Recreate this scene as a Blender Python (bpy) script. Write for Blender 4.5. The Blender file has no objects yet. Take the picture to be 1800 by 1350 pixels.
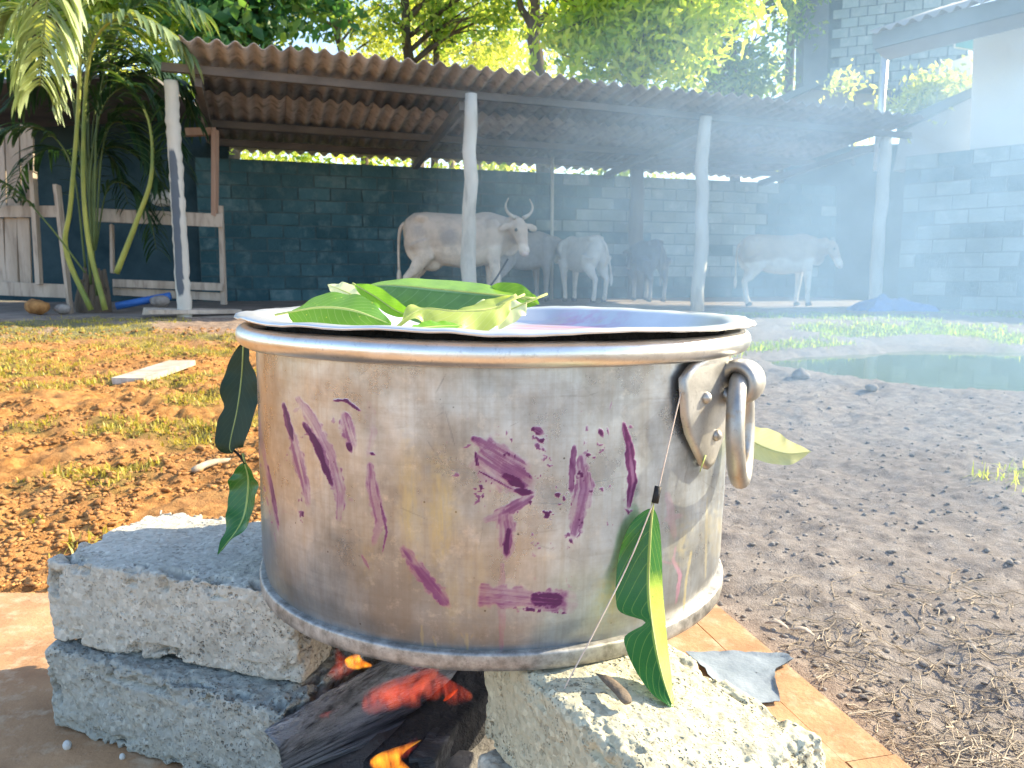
import bpy, math, random
import numpy as np
from mathutils import Vector, Matrix

R = math.radians
random.seed(7)
rng = np.random.default_rng(7)
SC = bpy.context.scene
COL = SC.collection

# ------------------------------------------------------------------ camera, world, sun, exposure
CAM_Z = 0.63
PITCH = R(7.8)
FPX = 1350.0
cam_data = bpy.data.cameras.new('camera')
cam = bpy.data.objects.new('camera', cam_data)
COL.objects.link(cam)
cam.location = (0, 0, CAM_Z)
cam.rotation_euler = (R(90) - PITCH, 0, 0)
cam_data.sensor_width = 36.0
cam_data.lens = 27.0
cam_data.clip_start = 0.02
cam_data.clip_end = 600
cam_data.dof.use_dof = True
cam_data.dof.focus_distance = 0.80
cam_data.dof.aperture_fstop = 17.0
SC.camera = cam

SUN_H = Vector((0.94, 0.34)).normalized()
SUN_EL = R(31)
SUN_DIR = Vector((SUN_H.x * math.cos(SUN_EL), SUN_H.y * math.cos(SUN_EL), math.sin(SUN_EL)))
world = bpy.data.worlds.new('World')
SC.world = world
world.use_nodes = True
wn = world.node_tree.nodes
wl = world.node_tree.links
wn.clear()
w_out = wn.new('ShaderNodeOutputWorld')
w_bg = wn.new('ShaderNodeBackground')
w_sky = wn.new('ShaderNodeTexSky')
w_sky.sky_type = 'NISHITA'
w_sky.sun_disc = False
w_sky.sun_elevation = SUN_EL
w_sky.sun_rotation = math.atan2(SUN_H.x, SUN_H.y)
w_sky.air_density = 1.0
w_sky.dust_density = 1.0
w_sky.ozone_density = 1.0
w_bg.inputs['Strength'].default_value = 0.15
wl.new(w_sky.outputs[0], w_bg.inputs['Color'])
wl.new(w_bg.outputs[0], w_out.inputs['Surface'])

sun_data = bpy.data.lights.new('sun', 'SUN')
sun_data.energy = 4.6
sun_data.angle = R(0.5)
sun_data.color = (1.0, 0.86, 0.60)
sun = bpy.data.objects.new('sun', sun_data)
sun.rotation_euler = (-SUN_DIR).to_track_quat('-Z', 'Y').to_euler()
sun.location = (6, 3, 8)
COL.objects.link(sun)

SC.view_settings.view_transform = 'Standard'
SC.view_settings.look = 'None'
SC.view_settings.gamma = 1.0
SC.view_settings.use_curve_mapping = False
SC.view_settings.exposure = 1.6
SC.render.engine = 'CYCLES'
SC.cycles.use_denoising = True
SC.cycles.max_bounces = 8
SC.cycles.transparent_max_bounces = 16
SC.cycles.volume_bounces = 1
SC.cycles.volume_step_rate = 3.0
SC.cycles.volume_max_steps = 128
SC.cycles.sample_clamp_indirect = 6.0

# ------------------------------------------------------------------ helpers
CT, ST = math.cos(PITCH), math.sin(PITCH)


def ray(px, py):
    a = (px - 900) / FPX
    b = (675 - py) / FPX
    return Vector((a, CT + b * ST, -ST + b * CT))


def P(px, py, d):
    """point seen at photo pixel px, py at forward distance d"""
    r = ray(px, py)
    return Vector((0, 0, CAM_Z)) + r * (d / r.y)


def G(px, py, z=0.0):
    """point seen at photo pixel px, py lying at height z"""
    r = ray(px, py)
    return Vector((0, 0, CAM_Z)) + r * ((z - CAM_Z) / r.z)


def to_px(p):
    p = np.asarray(p, float)
    x, y, z = p[:, 0], p[:, 1], p[:, 2] - CAM_Z
    f = y * CT - z * ST
    u = y * ST + z * CT
    return 900 + FPX * x / f, 675 - FPX * u / f


def _hash(ix, iy, iz, seed):
    h = (ix.astype(np.int64) * 374761393 + iy.astype(np.int64) * 668265263 + iz.astype(np.int64) * 2147483647 + seed * 144665) & 0xFFFFFFFF
    h = ((h ^ (h >> 13)) * 1274126177) & 0xFFFFFFFF
    h = (h ^ (h >> 16)) & 0xFFFFFFFF
    h = (h * 2246822519) & 0xFFFFFFFF
    h = (h ^ (h >> 15)) & 0xFFFFFFFF
    return h / 4294967295.0


def vnoise(p, seed=0):
    p = np.asarray(p, float)
    i = np.floor(p).astype(np.int64)
    f = p - i
    f = f * f * (3 - 2 * f)
    r = 0
    for dx in (0, 1):
        wx = f[:, 0] if dx else 1 - f[:, 0]
        for dy in (0, 1):
            wy = f[:, 1] if dy else 1 - f[:, 1]
            for dz in (0, 1):
                wz = f[:, 2] if dz else 1 - f[:, 2]
                r = r + wx * wy * wz * _hash(i[:, 0] + dx, i[:, 1] + dy, i[:, 2] + dz, seed)
    return r


def fbm(p, octaves=4, seed=0):
    p = np.asarray(p, float)
    a, s, t = 0.5, 0.0, 0.0
    for k in range(octaves):
        s = s + a * vnoise(p * (2.03 ** k), seed + k * 17)
        t += a
        a *= 0.5
    return s / t


def sstep(a, b, x):
    t = np.clip((x - a) / (b - a), 0, 1)
    return t * t * (3 - 2 * t)


def tag(o, label=None, cat=None, group=None, kind=None):
    if label: o['label'] = label
    if cat: o['category'] = cat
    if group: o['group'] = group
    if kind: o['kind'] = kind
    return o


def empty(name, loc=(0, 0, 0), rz=0.0):
    o = bpy.data.objects.new(name, None)
    o.location = loc
    o.rotation_euler = (0, 0, rz)
    o.empty_display_size = 0.1
    COL.objects.link(o)
    return o


def link(name, me, parent=None):
    o = bpy.data.objects.new(name, me)
    COL.objects.link(o)
    if parent is not None:
        o.parent = parent
    return o


class MB:
    """collects geometry of ONE mesh"""
    def __init__(s):
        s.v, s.f, s.m, s.n = [], [], [], 0

    def add(s, v, f, mi=0):
        v = np.asarray(v, float).reshape(-1, 3)
        for q in f:
            s.f.append([int(i) + s.n for i in q])
            s.m.append(mi)
        s.v.append(v)
        s.n += len(v)

    def box(s, c, size, rot=None, jit=0.0):
        c = np.asarray(c, float)
        h = np.asarray(size, float) / 2
        v = np.array([[x, y, z] for x in (-1, 1) for y in (-1, 1) for z in (-1, 1)], float) * h
        if jit: v += rng.normal(0, jit, v.shape)
        if rot is not None: v = v @ np.array(rot.to_3x3()).T
        s.add(v + c, [(0, 1, 3, 2), (4, 6, 7, 5), (0, 4, 5, 1), (2, 3, 7, 6), (0, 2, 6, 4), (1, 5, 7, 3)])

    def bar(s, a, b, w, h, up=(0, 0, 1), jit=0.0):
        a, b = Vector(a), Vector(b)
        t = (b - a).normalized()
        upv = Vector(up)
        if abs(t.dot(upv)) > .95: upv = Vector((0, 1, 0))
        l = t.cross(upv).normalized()
        n = l.cross(t)
        v = []
        for e in (a, b):
            for x, y in ((-1, -1), (1, -1), (1, 1), (-1, 1)):
                v.append(list(e + l * (x * w / 2) + n * (y * h / 2)))
        v = np.array(v)
        if jit: v += rng.normal(0, jit, v.shape)
        s.add(v, [(0, 3, 2, 1), (4, 5, 6, 7), (0, 1, 5, 4), (1, 2, 6, 5), (2, 3, 7, 6), (3, 0, 4, 7)])

    def tube(s, pts, radii, seg=8, caps=True, flat=None):
        pts = [Vector(p) for p in pts]
        n = len(pts)
        if not hasattr(radii, '__len__'): radii = [radii] * n
        base = []
        ref = None
        for i in range(n):
            t = (pts[min(i + 1, n - 1)] - pts[max(i - 1, 0)]).normalized()
            if ref is None:
                ref = Vector((0, 0, 1)) if abs(t.z) < .9 else Vector((1, 0, 0))
            l = t.cross(ref)
            if l.length < 1e-5: l = t.cross(Vector((1, 0.3, 0)))
            l.normalize()
            b = l.cross(t)
            ref = b
            for k in range(seg):
                a = 2 * math.pi * k / seg
                r = radii[i]
                base.append(list(pts[i] + l * (math.cos(a) * r) + b * (math.sin(a) * r * (flat or 1))))
        f = []
        for i in range(n - 1):
            for k in range(seg):
                k2 = (k + 1) % seg
                f.append((i * seg + k, i * seg + k2, (i + 1) * seg + k2, (i + 1) * seg + k))
        if caps:
            f.append(tuple(range(seg))[::-1])
            f.append(tuple((n - 1) * seg + k for k in range(seg)))
        s.add(base, f)

    def lathe(s, prof, seg=96, c=(0, 0, 0), closed=False):
        n = len(prof)
        v = []
        for k in range(seg):
            a = 2 * math.pi * k / seg
            for r, z in prof:
                v.append((c[0] + r * math.cos(a), c[1] + r * math.sin(a), c[2] + z))
        f = []
        for k in range(seg):
            k2 = (k + 1) % seg
            for i in range(n - 1 + (1 if closed else 0)):
                j = (i + 1) % n
                f.append((k * n + i, k2 * n + i, k2 * n + j, k * n + j))
        s.add(v, f)

    def ellipsoid(s, c, r, rot=None, nu=14, nv=9):
        v = []
        for j in range(nv + 1):
            th = math.pi * j / nv
            for i in range(nu):
                a = 2 * math.pi * i / nu
                v.append((math.sin(th) * math.cos(a) * r[0], math.sin(th) * math.sin(a) * r[1], math.cos(th) * r[2]))
        v = np.array(v)
        if rot is not None: v = v @ np.array(rot.to_3x3()).T
        f = []
        for j in range(nv):
            for i in range(nu):
                i2 = (i + 1) % nu
                f.append((j * nu + i, (j + 1) * nu + i, (j + 1) * nu + i2, j * nu + i2))
        s.add(v + np.asarray(c, float), f)

    def mesh(s, name, mats, smooth=False):
        me = bpy.data.meshes.new(name)
        v = np.vstack(s.v) if s.v else np.zeros((0, 3))
        me.from_pydata(v.tolist(), [], s.f)
        if not isinstance(mats, (list, tuple)): mats = [mats]
        for m in mats: me.materials.append(m)
        if len(mats) > 1: me.polygons.foreach_set('material_index', s.m)
        if smooth: me.polygons.foreach_set('use_smooth', [True] * len(me.polygons))
        me.update()
        return me

    def build(s, name, mats, parent=None, smooth=False):
        return link(name, s.mesh(name, mats, smooth), parent)


def np_mesh(name, v, quads, mat, smooth=True, attrs=None, uv=None):
    """fast mesh from numpy arrays, faces all of one size; attrs: name -> per-vertex float or rgb"""
    me = bpy.data.meshes.new(name)
    v = np.ascontiguousarray(v, dtype=np.float32)
    q = np.ascontiguousarray(quads, dtype=np.int32)
    k = q.shape[1]
    me.vertices.add(len(v))
    me.vertices.foreach_set('co', v.ravel())
    me.loops.add(q.size)
    me.loops.foreach_set('vertex_index', q.ravel())
    me.polygons.add(len(q))
    me.polygons.foreach_set('loop_start', np.arange(0, q.size, k, dtype=np.int32))
    if smooth: me.polygons.foreach_set('use_smooth', np.ones(len(q), dtype=bool))
    me.update(calc_edges=True)
    me.validate()
    if mat is not None: me.materials.append(mat)
    for n, a in (attrs or {}).items():
        a = np.asarray(a, dtype=np.float32)
        if a.ndim == 1:
            at = me.attributes.new(n, 'FLOAT', 'POINT')
            at.data.foreach_set('value', a)
        else:
            at = me.attributes.new(n, 'FLOAT_COLOR', 'POINT')
            c = np.ones((len(a), 4), dtype=np.float32)
            c[:, :3] = a
            at.data.foreach_set('color', c.ravel())
    if uv is not None:
        ul = me.uv_layers.new(name='UVMap')
        ul.data.foreach_set('uv', np.asarray(uv, dtype=np.float32)[q.ravel()].ravel())
    return me


def grid_quads(nu, nv, wrap=False):
    """vertex index = i * nv + j"""
    i = np.arange(nu if wrap else nu - 1)
    j = np.arange(nv - 1)
    I, J = np.meshgrid(i, j, indexing='ij')
    I2 = (I + 1) % nu
    return np.stack([I * nv + J, I2 * nv + J, I2 * nv + J + 1, I * nv + J + 1], -1).reshape(-1, 4)


def spline(pts, n):
    """Catmull-Rom through points"""
    p = [Vector(q) for q in pts]
    p = [p[0] * 2 - p[1]] + p + [p[-1] * 2 - p[-2]]
    out = []
    m = len(p) - 3
    for k in range(n):
        t = k / (n - 1) * m
        i = min(int(t), m - 1)
        t -= i
        a, b, c, d = p[i], p[i + 1], p[i + 2], p[i + 3]
        out.append(0.5 * ((2 * b) + (c - a) * t + (2 * a - 5 * b + 4 * c - d) * t * t + (3 * b - a - 3 * c + d) * t ** 3))
    return out


# ------------------------------------------------------------------ material helpers
class NT:
    def __init__(s, name):
        s.mat = bpy.data.materials.new(name)
        s.mat.use_nodes = True
        s.t = s.mat.node_tree
        s.N, s.L = s.t.nodes, s.t.links
        s.N.clear()
        s.out = s.N.new('ShaderNodeOutputMaterial')

    def new(s, typ, **kw):
        n = s.N.new(typ)
        for k, v in kw.items():
            if hasattr(n, k): setattr(n, k, v)
        return n

    def put(s, sock, val):
        if isinstance(val, (int, float)): sock.default_value = val
        elif isinstance(val, (tuple, list)):
            sock.default_value = tuple(val) + ((1.0,) if len(val) == 3 and len(sock.default_value) == 4 else ())
        else: s.L.new(val, sock)

    def coords(s, kind='Object', scale=None):
        n = s.new('ShaderNodeTexCoord')
        o = n.outputs[kind]
        if scale is not None:
            m = s.new('ShaderNodeMapping')
            s.put(m.inputs['Scale'], tuple(scale) if hasattr(scale, '__len__') else (scale,) * 3)
            s.L.new(o, m.inputs['Vector'])
            o = m.outputs[0]
        return o

    def noise(s, scale, detail=4, rough=.55, vec=None, dist=0.0):
        n = s.new('ShaderNodeTexNoise')
        s.put(n.inputs['Scale'], scale); s.put(n.inputs['Detail'], detail)
        s.put(n.inputs['Roughness'], rough); s.put(n.inputs['Distortion'], dist)
        if vec is not None: s.L.new(vec, n.inputs['Vector'])
        return n.outputs['Fac']

    def voronoi(s, scale, vec=None, feature='F1', out='Distance', rnd=1.0):
        n = s.new('ShaderNodeTexVoronoi', feature=feature)
        s.put(n.inputs['Scale'], scale)
        s.put(n.inputs['Randomness'], rnd)
        if vec is not None: s.L.new(vec, n.inputs['Vector'])
        return n.outputs[out]

    def ramp(s, fac, stops, interp='LINEAR'):
        n = s.new('ShaderNodeValToRGB')
        e = n.color_ramp.elements
        n.color_ramp.interpolation = interp
        while len(e) < len(stops): e.new(0.5)
        for k, (pos, c) in enumerate(stops):
            e[k].position = pos
            e[k].color = (c, c, c, 1) if isinstance(c, (int, float)) else tuple(c) + (1,)
        s.L.new(fac, n.inputs[0])
        return n.outputs[0]

    def mix(s, fac, a, b, mode='MIX'):
        n = s.new('ShaderNodeMix', data_type='RGBA', blend_type=mode)
        n.data_type = 'RGBA'
        n.blend_type = mode
        s.put(n.inputs[0], fac); s.put(n.inputs[6], a); s.put(n.inputs[7], b)
        return n.outputs[2]

    def math(s, op, a, b=0.0, clamp=False):
        n = s.new('ShaderNodeMath', operation=op)
        n.use_clamp = clamp
        s.put(n.inputs[0], a); s.put(n.inputs[1], b)
        return n.outputs[0]

    def attr(s, name, out='Fac'):
        n = s.new('ShaderNodeAttribute', attribute_name=name)
        return n.outputs[out]

    def bump(s, h, strength=.4, dist=.01, normal=None):
        n = s.new('ShaderNodeBump')
        s.put(n.inputs['Strength'], strength); s.put(n.inputs['Distance'], dist)
        s.L.new(h, n.inputs['Height'])
        if normal is not None: s.L.new(normal, n.inputs['Normal'])
        return n.outputs[0]

    def bsdf(s, color, rough=.8, metal=0.0, normal=None, spec=.5, **kw):
        n = s.new('ShaderNodeBsdfPrincipled')
        s.put(n.inputs['Base Color'], color); s.put(n.inputs['Roughness'], rough); s.put(n.inputs['Metallic'], metal)
        s.put(n.inputs['Specular IOR Level'], spec)
        if normal is not None: s.L.new(normal, n.inputs['Normal'])
        for k, v in kw.items(): s.put(n.inputs[k], v)
        return n.outputs[0]

    def done(s, shader, vol=None):
        if shader is not None: s.L.new(shader, s.out.inputs['Surface'])
        if vol is not None: s.L.new(vol, s.out.inputs['Volume'])
        return s.mat


def rough_mat(name, c1, c2, scale=8.0, rough=.85, bump=.4, bdist=.01, bscale=40.0, stretch=None, c3=None, spec=.3, rotz=0.0, world=False):
    m = NT(name)
    vec = m.coords('Object', stretch or (1, 1, 1))
    if world:
        vec = m.new('ShaderNodeNewGeometry').outputs['Position']
    if rotz:
        mp = m.new('ShaderNodeMapping'); m.put(mp.inputs['Rotation'], (0, 0, -rotz)); m.L.new(m.coords('Object'), mp.inputs[0])
        m2 = m.new('ShaderNodeMapping'); m.put(m2.inputs['Scale'], tuple(stretch)); m.L.new(mp.outputs[0], m2.inputs[0]); vec = m2.outputs[0]
    n1 = m.noise(scale, 5, .6, vec)
    col = m.ramp(n1, [(.32, c1), (.68, c2)])
    if c3:
        n3 = m.noise(scale * 3.1, 4, .65, vec)
        col = m.mix(m.ramp(n3, [(.5, 0.0), (.72, 1.0)]), col, c3)
    if world:
        oi = m.new('ShaderNodeObjectInfo')
        col = m.mix(m.math('MULTIPLY', oi.outputs['Random'], .38), col, [c_ * .35 for c_ in c1])
    nb = m.noise(bscale, 4, .65, vec)
    return m.done(m.bsdf(col, rough, 0, m.bump(nb, bump, bdist), spec))


def leaf_mat(name, top, under, vein, transl=.45, spots=None, gloss=.35, flip=None, lit_half_u=.32):
    m = NT(name)
    uv = m.coords('UV')
    sp = m.new('ShaderNodeSeparateXYZ')
    m.L.new(uv, sp.inputs[0])
    u, v = sp.outputs[0], sp.outputs[1]
    av = m.math('ABSOLUTE', m.math('SUBTRACT', v, .5))
    wob = m.noise(9, 2, .5, m.coords('Object'))
    ph = m.math('ADD', m.math('SUBTRACT', m.math('MULTIPLY', u, 14.0), m.math('MULTIPLY', m.math('POWER', av, 1.25), 7.5)), m.math('MULTIPLY', wob, 1.1))
    fr = m.math('FRACT', ph)
    lat = m.ramp(m.math('ABSOLUTE', m.math('SUBTRACT', fr, .5)), [(.0, 1.0), (.03, .5), (.06, 0.0)])
    mid = m.ramp(av, [(.0, 1.0), (.02, 1.0), (.04, 0.0)])
    veins = m.math('MAXIMUM', m.math('MULTIPLY', lat, .34), m.math('MULTIPLY', mid, .9))
    ob = m.coords('Object')
    n = m.noise(55, 4, .6, ob)
    geo = m.new('ShaderNodeNewGeometry')
    base = m.mix(geo.outputs['Backfacing'], top, under)
    if flip:      # sunlight on one half of the blade, put into its colour
        base = m.mix(m.math('MULTIPLY', m.ramp(v, [(.515, 0.0), (.53, 1.0)]), m.ramp(m.math('ADD', u, m.math('MULTIPLY', m.math('SUBTRACT', n, .5), .1)), [(lit_half_u, 0.0), (lit_half_u + .08, 1.0)])), base, flip)
    base = m.mix(m.ramp(n, [(.35, 0.0), (.75, .35)]), base, (top[0] * 1.9, top[1] * 1.5, top[2] * .9))
    if spots:
        s1 = m.ramp(m.voronoi(190, ob), [(.10, 1.0), (.17, 0.0)])
        s2 = m.ramp(m.noise(40, 2, .5, ob), [(.52, 0.0), (.6, 1.0)])
        base = m.mix(m.math('MULTIPLY', s1, s2), base, spots)
    col = m.mix(veins, base, vein)
    net = m.voronoi(420, ob, 'DISTANCE_TO_EDGE')
    bh = m.math('ADD', m.math('MULTIPLY', veins, .8), m.math('MULTIPLY', net, .6))
    nor = m.bump(bh, .35, .001)
    p = m.bsdf(col, gloss, 0, nor, .45)
    tr = m.new('ShaderNodeBsdfTranslucent')
    tc = m.mix(veins, (min(1, top[0] * 3.2 + .04), min(1, top[1] * 2.6 + .05), top[2] * (.7 if top[2] < .2 else 2.6)), vein)
    m.L.new(tc, tr.inputs['Color'])
    mx = m.new('ShaderNodeMixShader')
    mx.inputs[0].default_value = transl
    m.L.new(p, mx.inputs[1]); m.L.new(tr.outputs[0], mx.inputs[2])
    return m.done(mx.outputs[0])


def crown_mat(name, c1, c2, c3, transl=.5):
    """c1..c3 dark / mid / light leaf colours picked per leaf"""
    m = NT(name)
    t = m.attr('tint')
    col = m.ramp(t, [(0.0, c1), (.5, c2), (1.0, c3)])
    d = m.bsdf(col, .45, 0, None, .4)
    tr = m.new('ShaderNodeBsdfTranslucent')
    tc = m.ramp(t, [(0.0, [min(1, c * k) for c, k in zip(c1, (2.2, 1.9, .8))]), (.5, [min(1, c * k) for c, k in zip(c2, (2.4, 2.0, .7))]),
                    (1.0, [min(1, c * k) for c, k in zip(c3, (2.4, 2.0, .7))])])
    m.L.new(tc, tr.inputs['Color'])
    mx = m.new('ShaderNodeMixShader')
    mx.inputs[0].default_value = transl
    m.L.new(d, mx.inputs[1]); m.L.new(tr.outputs[0], mx.inputs[2])
    return m.done(mx.outputs[0])


# ------------------------------------------------------------------ materials
def make_ground_mat():
    m = NT('earth')
    ob = m.coords('Object')
    zone = m.attr('grey')
    wet = m.attr('moss')
    n1 = m.noise(3.0, 6, .62, ob)
    n2 = m.noise(28, 5, .65, ob)
    red = m.ramp(n2, [(.25, (.18, .075, .024)), (.5, (.42, .20, .062)), (.75, (.58, .32, .115))])
    red = m.mix(m.ramp(n1, [(.45, 0.0), (.65, .5)]), red, (.30, .17, .085))
    grey = m.ramp(n2, [(.25, (.16, .135, .12)), (.5, (.27, .235, .21)), (.8, (.40, .36, .325))])
    col = m.mix(zone, red, grey)
    g = m.ramp(m.noise(9, 5, .6, ob), [(.3, (.07, .11, .03)), (.7, (.16, .20, .06))])
    col = m.mix(wet, col, g)
    nb = m.math('ADD', m.noise(60, 5, .7, ob), m.math('MULTIPLY', m.noise(240, 3, .7, ob), .5))
    return m.done(m.bsdf(col, .95, 0, m.bump(nb, .7, .012), .15))


def make_concrete_mat(name, c1, c2, pit=1.0):
    m = NT(name)
    ob = m.coords('Object')
    n1 = m.noise(9, 6, .65, ob)
    n2 = m.noise(120, 4, .7, ob)
    col = m.ramp(n1, [(.3, c1), (.7, c2)])
    col = m.mix(m.ramp(n2, [(.3, .35), (.6, 0.0)]), col, [c * .55 for c in c1])
    col = m.mix(m.ramp(n2, [(.62, 0.0), (.8, .5)]), col, [min(.75, c * 1.35) for c in c2])
    pv = m.voronoi(130, ob)
    pn = m.ramp(m.noise(30, 3, .6, ob), [(.42, 0.0), (.62, 1.0)])
    pits = m.math('MULTIPLY', m.ramp(pv, [(.16, 1.0), (.34, 0.0)]), pn)
    pv2 = m.voronoi(300, ob)
    pits2 = m.math('MULTIPLY', m.ramp(pv2, [(.12, 1.0), (.3, 0.0)]), m.ramp(m.noise(55, 2, .6, ob), [(.45, 0.0), (.6, 1.0)]))
    zone = m.ramp(m.noise(6.5, 4, .6, ob), [(.36, .12), (.60, 1.0)])
    allp = m.math('MULTIPLY', m.math('MAXIMUM', pits, pits2), zone)
    stn = m.noise(5.0, 6, .68, m.coords('Object', (1, 1, 1.7)))
    col = m.mix(m.ramp(stn, [(.50, 0.0), (.66, .45)]), col, [c * .5 for c in c1])
    agg = m.voronoi(170, ob, 'F1', 'Color')
    ag = m.new('ShaderNodeSeparateColor'); m.L.new(agg, ag.inputs[0])
    col = m.mix(m.ramp(ag.outputs[0], [(.80, 0.0), (.9, .35)]), col, [c * .45 for c in c1])
    col = m.mix(m.ramp(ag.outputs[1], [(.84, 0.0), (.92, .35)]), col, [min(.8, c * 1.35) for c in c2])
    col = m.mix(m.math('MULTIPLY', allp, .62), col, [c * .25 for c in c1])
    h = m.math('SUBTRACT', m.math('MULTIPLY', n2, .5), m.math('MULTIPLY', allp, 1.2 * pit))
    return m.done(m.bsdf(col, .92, 0, m.bump(h, .9, .004), .2))


def make_pot_mat():
    m = NT('worn_aluminium')
    ob = m.coords('Object')
    purple, stain, soot_dark, pink = m.attr('purple'), m.attr('stain'), m.attr('soot_dark'), m.attr('pink')
    cyl = m.attr('around')
    zc = m.new('ShaderNodeSeparateXYZ'); m.L.new(ob, zc.inputs[0])
    cmb = m.new('ShaderNodeCombineXYZ')
    m.put(cmb.inputs[0], m.math('MULTIPLY', cyl, 1.5)); m.put(cmb.inputs[1], 0.0); m.put(cmb.inputs[2], m.math('MULTIPLY', zc.outputs[2], 90.0))
    brush = m.noise(1.6, 5, .7, cmb.outputs[0])
    cm2 = m.new('ShaderNodeCombineXYZ')
    m.put(cm2.inputs[0], m.math('MULTIPLY', cyl, 22.0)); m.put(cm2.inputs[1], 0.0); m.put(cm2.inputs[2], m.math('MULTIPLY', zc.outputs[2], 2.4))
    streak = m.noise(1.0, 5, .6, cm2.outputs[0])
    blot = m.noise(14, 6, .65, ob)
    fine = m.noise(90, 5, .7, ob)
    col = m.ramp(blot, [(.28, (.32, .355, .39)), (.62, (.63, .70, .77))])
    col = m.mix(m.ramp(streak, [(.45, 0.0), (.75, .35)]), col, (.50, .45, .35))
    col = m.mix(m.ramp(fine, [(.55, 0.0), (.78, .45)]), col, (.33, .30, .25))
    col = m.mix(m.ramp(brush, [(.36, .16), (.52, 0.0)]), col, (.26, .235, .20))
    st2 = m.noise(2.2, 4, .6, cm2.outputs[0])
    col = m.mix(m.ramp(st2, [(.34, .22), (.52, 0.0)]), col, (.30, .27, .23))
    grime = m.noise(4.2, 7, .68, m.coords('Object', (1, 1, .55)))
    col = m.mix(m.ramp(grime, [(.40, .6), (.58, 0.0)]), col, (.16, .155, .145))
    col = m.mix(m.ramp(m.noise(48, 6, .75, ob), [(.56, 0.0), (.72, .4)]), col, (.78, .77, .74))
    specks = m.math('MULTIPLY', m.ramp(m.voronoi(75, ob), [(.05, 1.0), (.10, 0.0)]), m.ramp(m.noise(22, 2, .5, ob), [(.55, 0.0), (.62, 1.0)]))
    col = m.mix(m.math('MULTIPLY', specks, .8), col, (.06, .05, .04))
    col = m.mix(m.math('MULTIPLY', stain, .75), col, (.62, .50, .17))
    col = m.mix(m.math('MULTIPLY', soot_dark, .8), col, (.09, .085, .08))
    col = m.mix(m.math('MULTIPLY', pink, .85), col, (.75, .20, .42))
    pc = m.ramp(purple, [(.0, (.46, .19, .36)), (.45, (.21, .035, .17)), (.9, (.075, .004, .065))])
    col = m.mix(m.ramp(purple, [(.05, 0.0), (.45, .8), (.8, 1.0)]), col, pc)
    dirt = m.math('MAXIMUM', m.math('MAXIMUM', purple, pink), m.math('MULTIPLY', m.math('ADD', stain, soot_dark), .5))
    metal = m.math('SUBTRACT', .86, m.math('MULTIPLY', dirt, .8), True)
    metal = m.math('SUBTRACT', metal, m.math('MULTIPLY', m.ramp(fine, [(.5, 0.0), (.8, .5)]), .5), True)
    rough = m.math('ADD', m.ramp(blot, [(.3, .23), (.7, .36)]), m.math('MULTIPLY', dirt, .2))
    h = m.math('ADD', m.math('MULTIPLY', brush, .22), m.math('ADD', m.math('MULTIPLY', fine, .25), m.math('MULTIPLY', purple, .8)))
    nor = m.bump(h, .25, .0012)
    big = m.noise(7, 3, .5, ob)
    nor = m.bump(big, .22, .02, nor)
    return m.done(m.bsdf(col, rough, metal, nor, .5))


def make_metal(name, c1, c2, rough=.35, metal=.9, rust=None, scale=20):
    m = NT(name)
    ob = m.coords('Object')
    n = m.noise(scale, 6, .65, ob)
    f = m.noise(160, 4, .7, ob)
    col = m.ramp(n, [(.3, c1), (.7, c2)])
    col = m.mix(m.ramp(f, [(.55, 0.0), (.75, .5)]), col, [c * .5 for c in c1])
    mt = metal
    if rust:
        rn = m.ramp(m.noise(26, 5, .6, ob), [(.56, 0.0), (.70, .8)])
        col = m.mix(rn, col, rust)
        mt = m.math('SUBTRACT', metal, m.math('MULTIPLY', rn, .7), True)
    nor = m.bump(m.math('ADD', n, m.math('MULTIPLY', f, .5)), .25, .0015)
    return m.done(m.bsdf(col, m.ramp(n, [(.3, rough), (.7, rough + .14)]), mt, nor))


M = {}
M['earth'] = make_ground_mat()
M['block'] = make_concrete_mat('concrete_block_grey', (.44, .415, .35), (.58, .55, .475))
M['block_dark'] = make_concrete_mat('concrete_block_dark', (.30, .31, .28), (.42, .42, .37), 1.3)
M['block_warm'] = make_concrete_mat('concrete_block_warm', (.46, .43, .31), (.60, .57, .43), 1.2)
M['slab'] = rough_mat('terracotta_screed', (.30, .165, .085), (.50, .29, .15), 7, .92, .5, .004, 120, None, (.52, .38, .25))
M['pot'] = make_pot_mat()
M['rim'] = make_metal('rolled_aluminium', (.60, .58, .53), (.80, .79, .77), .26, .95)
M['band'] = make_metal('scuffed_aluminium_band', (.15, .145, .135), (.56, .54, .51), .45, .7, None, 55)
M['tray'] = make_metal('tray_aluminium', (.74, .74, .73), (.84, .84, .84), .34, .75, None, 8)
M['cast'] = make_metal('cast_aluminium', (.30, .29, .27), (.52, .51, .49), .40, .85, (.36, .23, .09))
M['inside'] = rough_mat('pot_inside', (.20, .2, .2), (.35, .35, .34), 6, .6)
M['post'] = rough_mat('weathered_post', (.40, .39, .34), (.58, .56, .50), 3, .9, .5, .01, 30, (1, 1, .25), (.30, .29, .26))
def make_tarred():
    m = NT('tarred_post')
    ob = m.coords('Object', (1, 1, .25))
    n = m.noise(3, 5, .6, ob)
    col = m.ramp(n, [(.32, (.40, .39, .34)), (.68, (.58, .56, .50))])
    t = m.ramp(m.math('ADD', m.attr('tar'), m.math('MULTIPLY', m.math('SUBTRACT', m.noise(14, 4, .6, ob), .5), .9)), [(.4, 0.0), (.65, .9)])
    col = m.mix(t, col, (.05, .075, .11))
    return m.done(m.bsdf(col, .85, 0, m.bump(m.noise(30, 4, .65, ob), .5, .01), .3))


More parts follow.
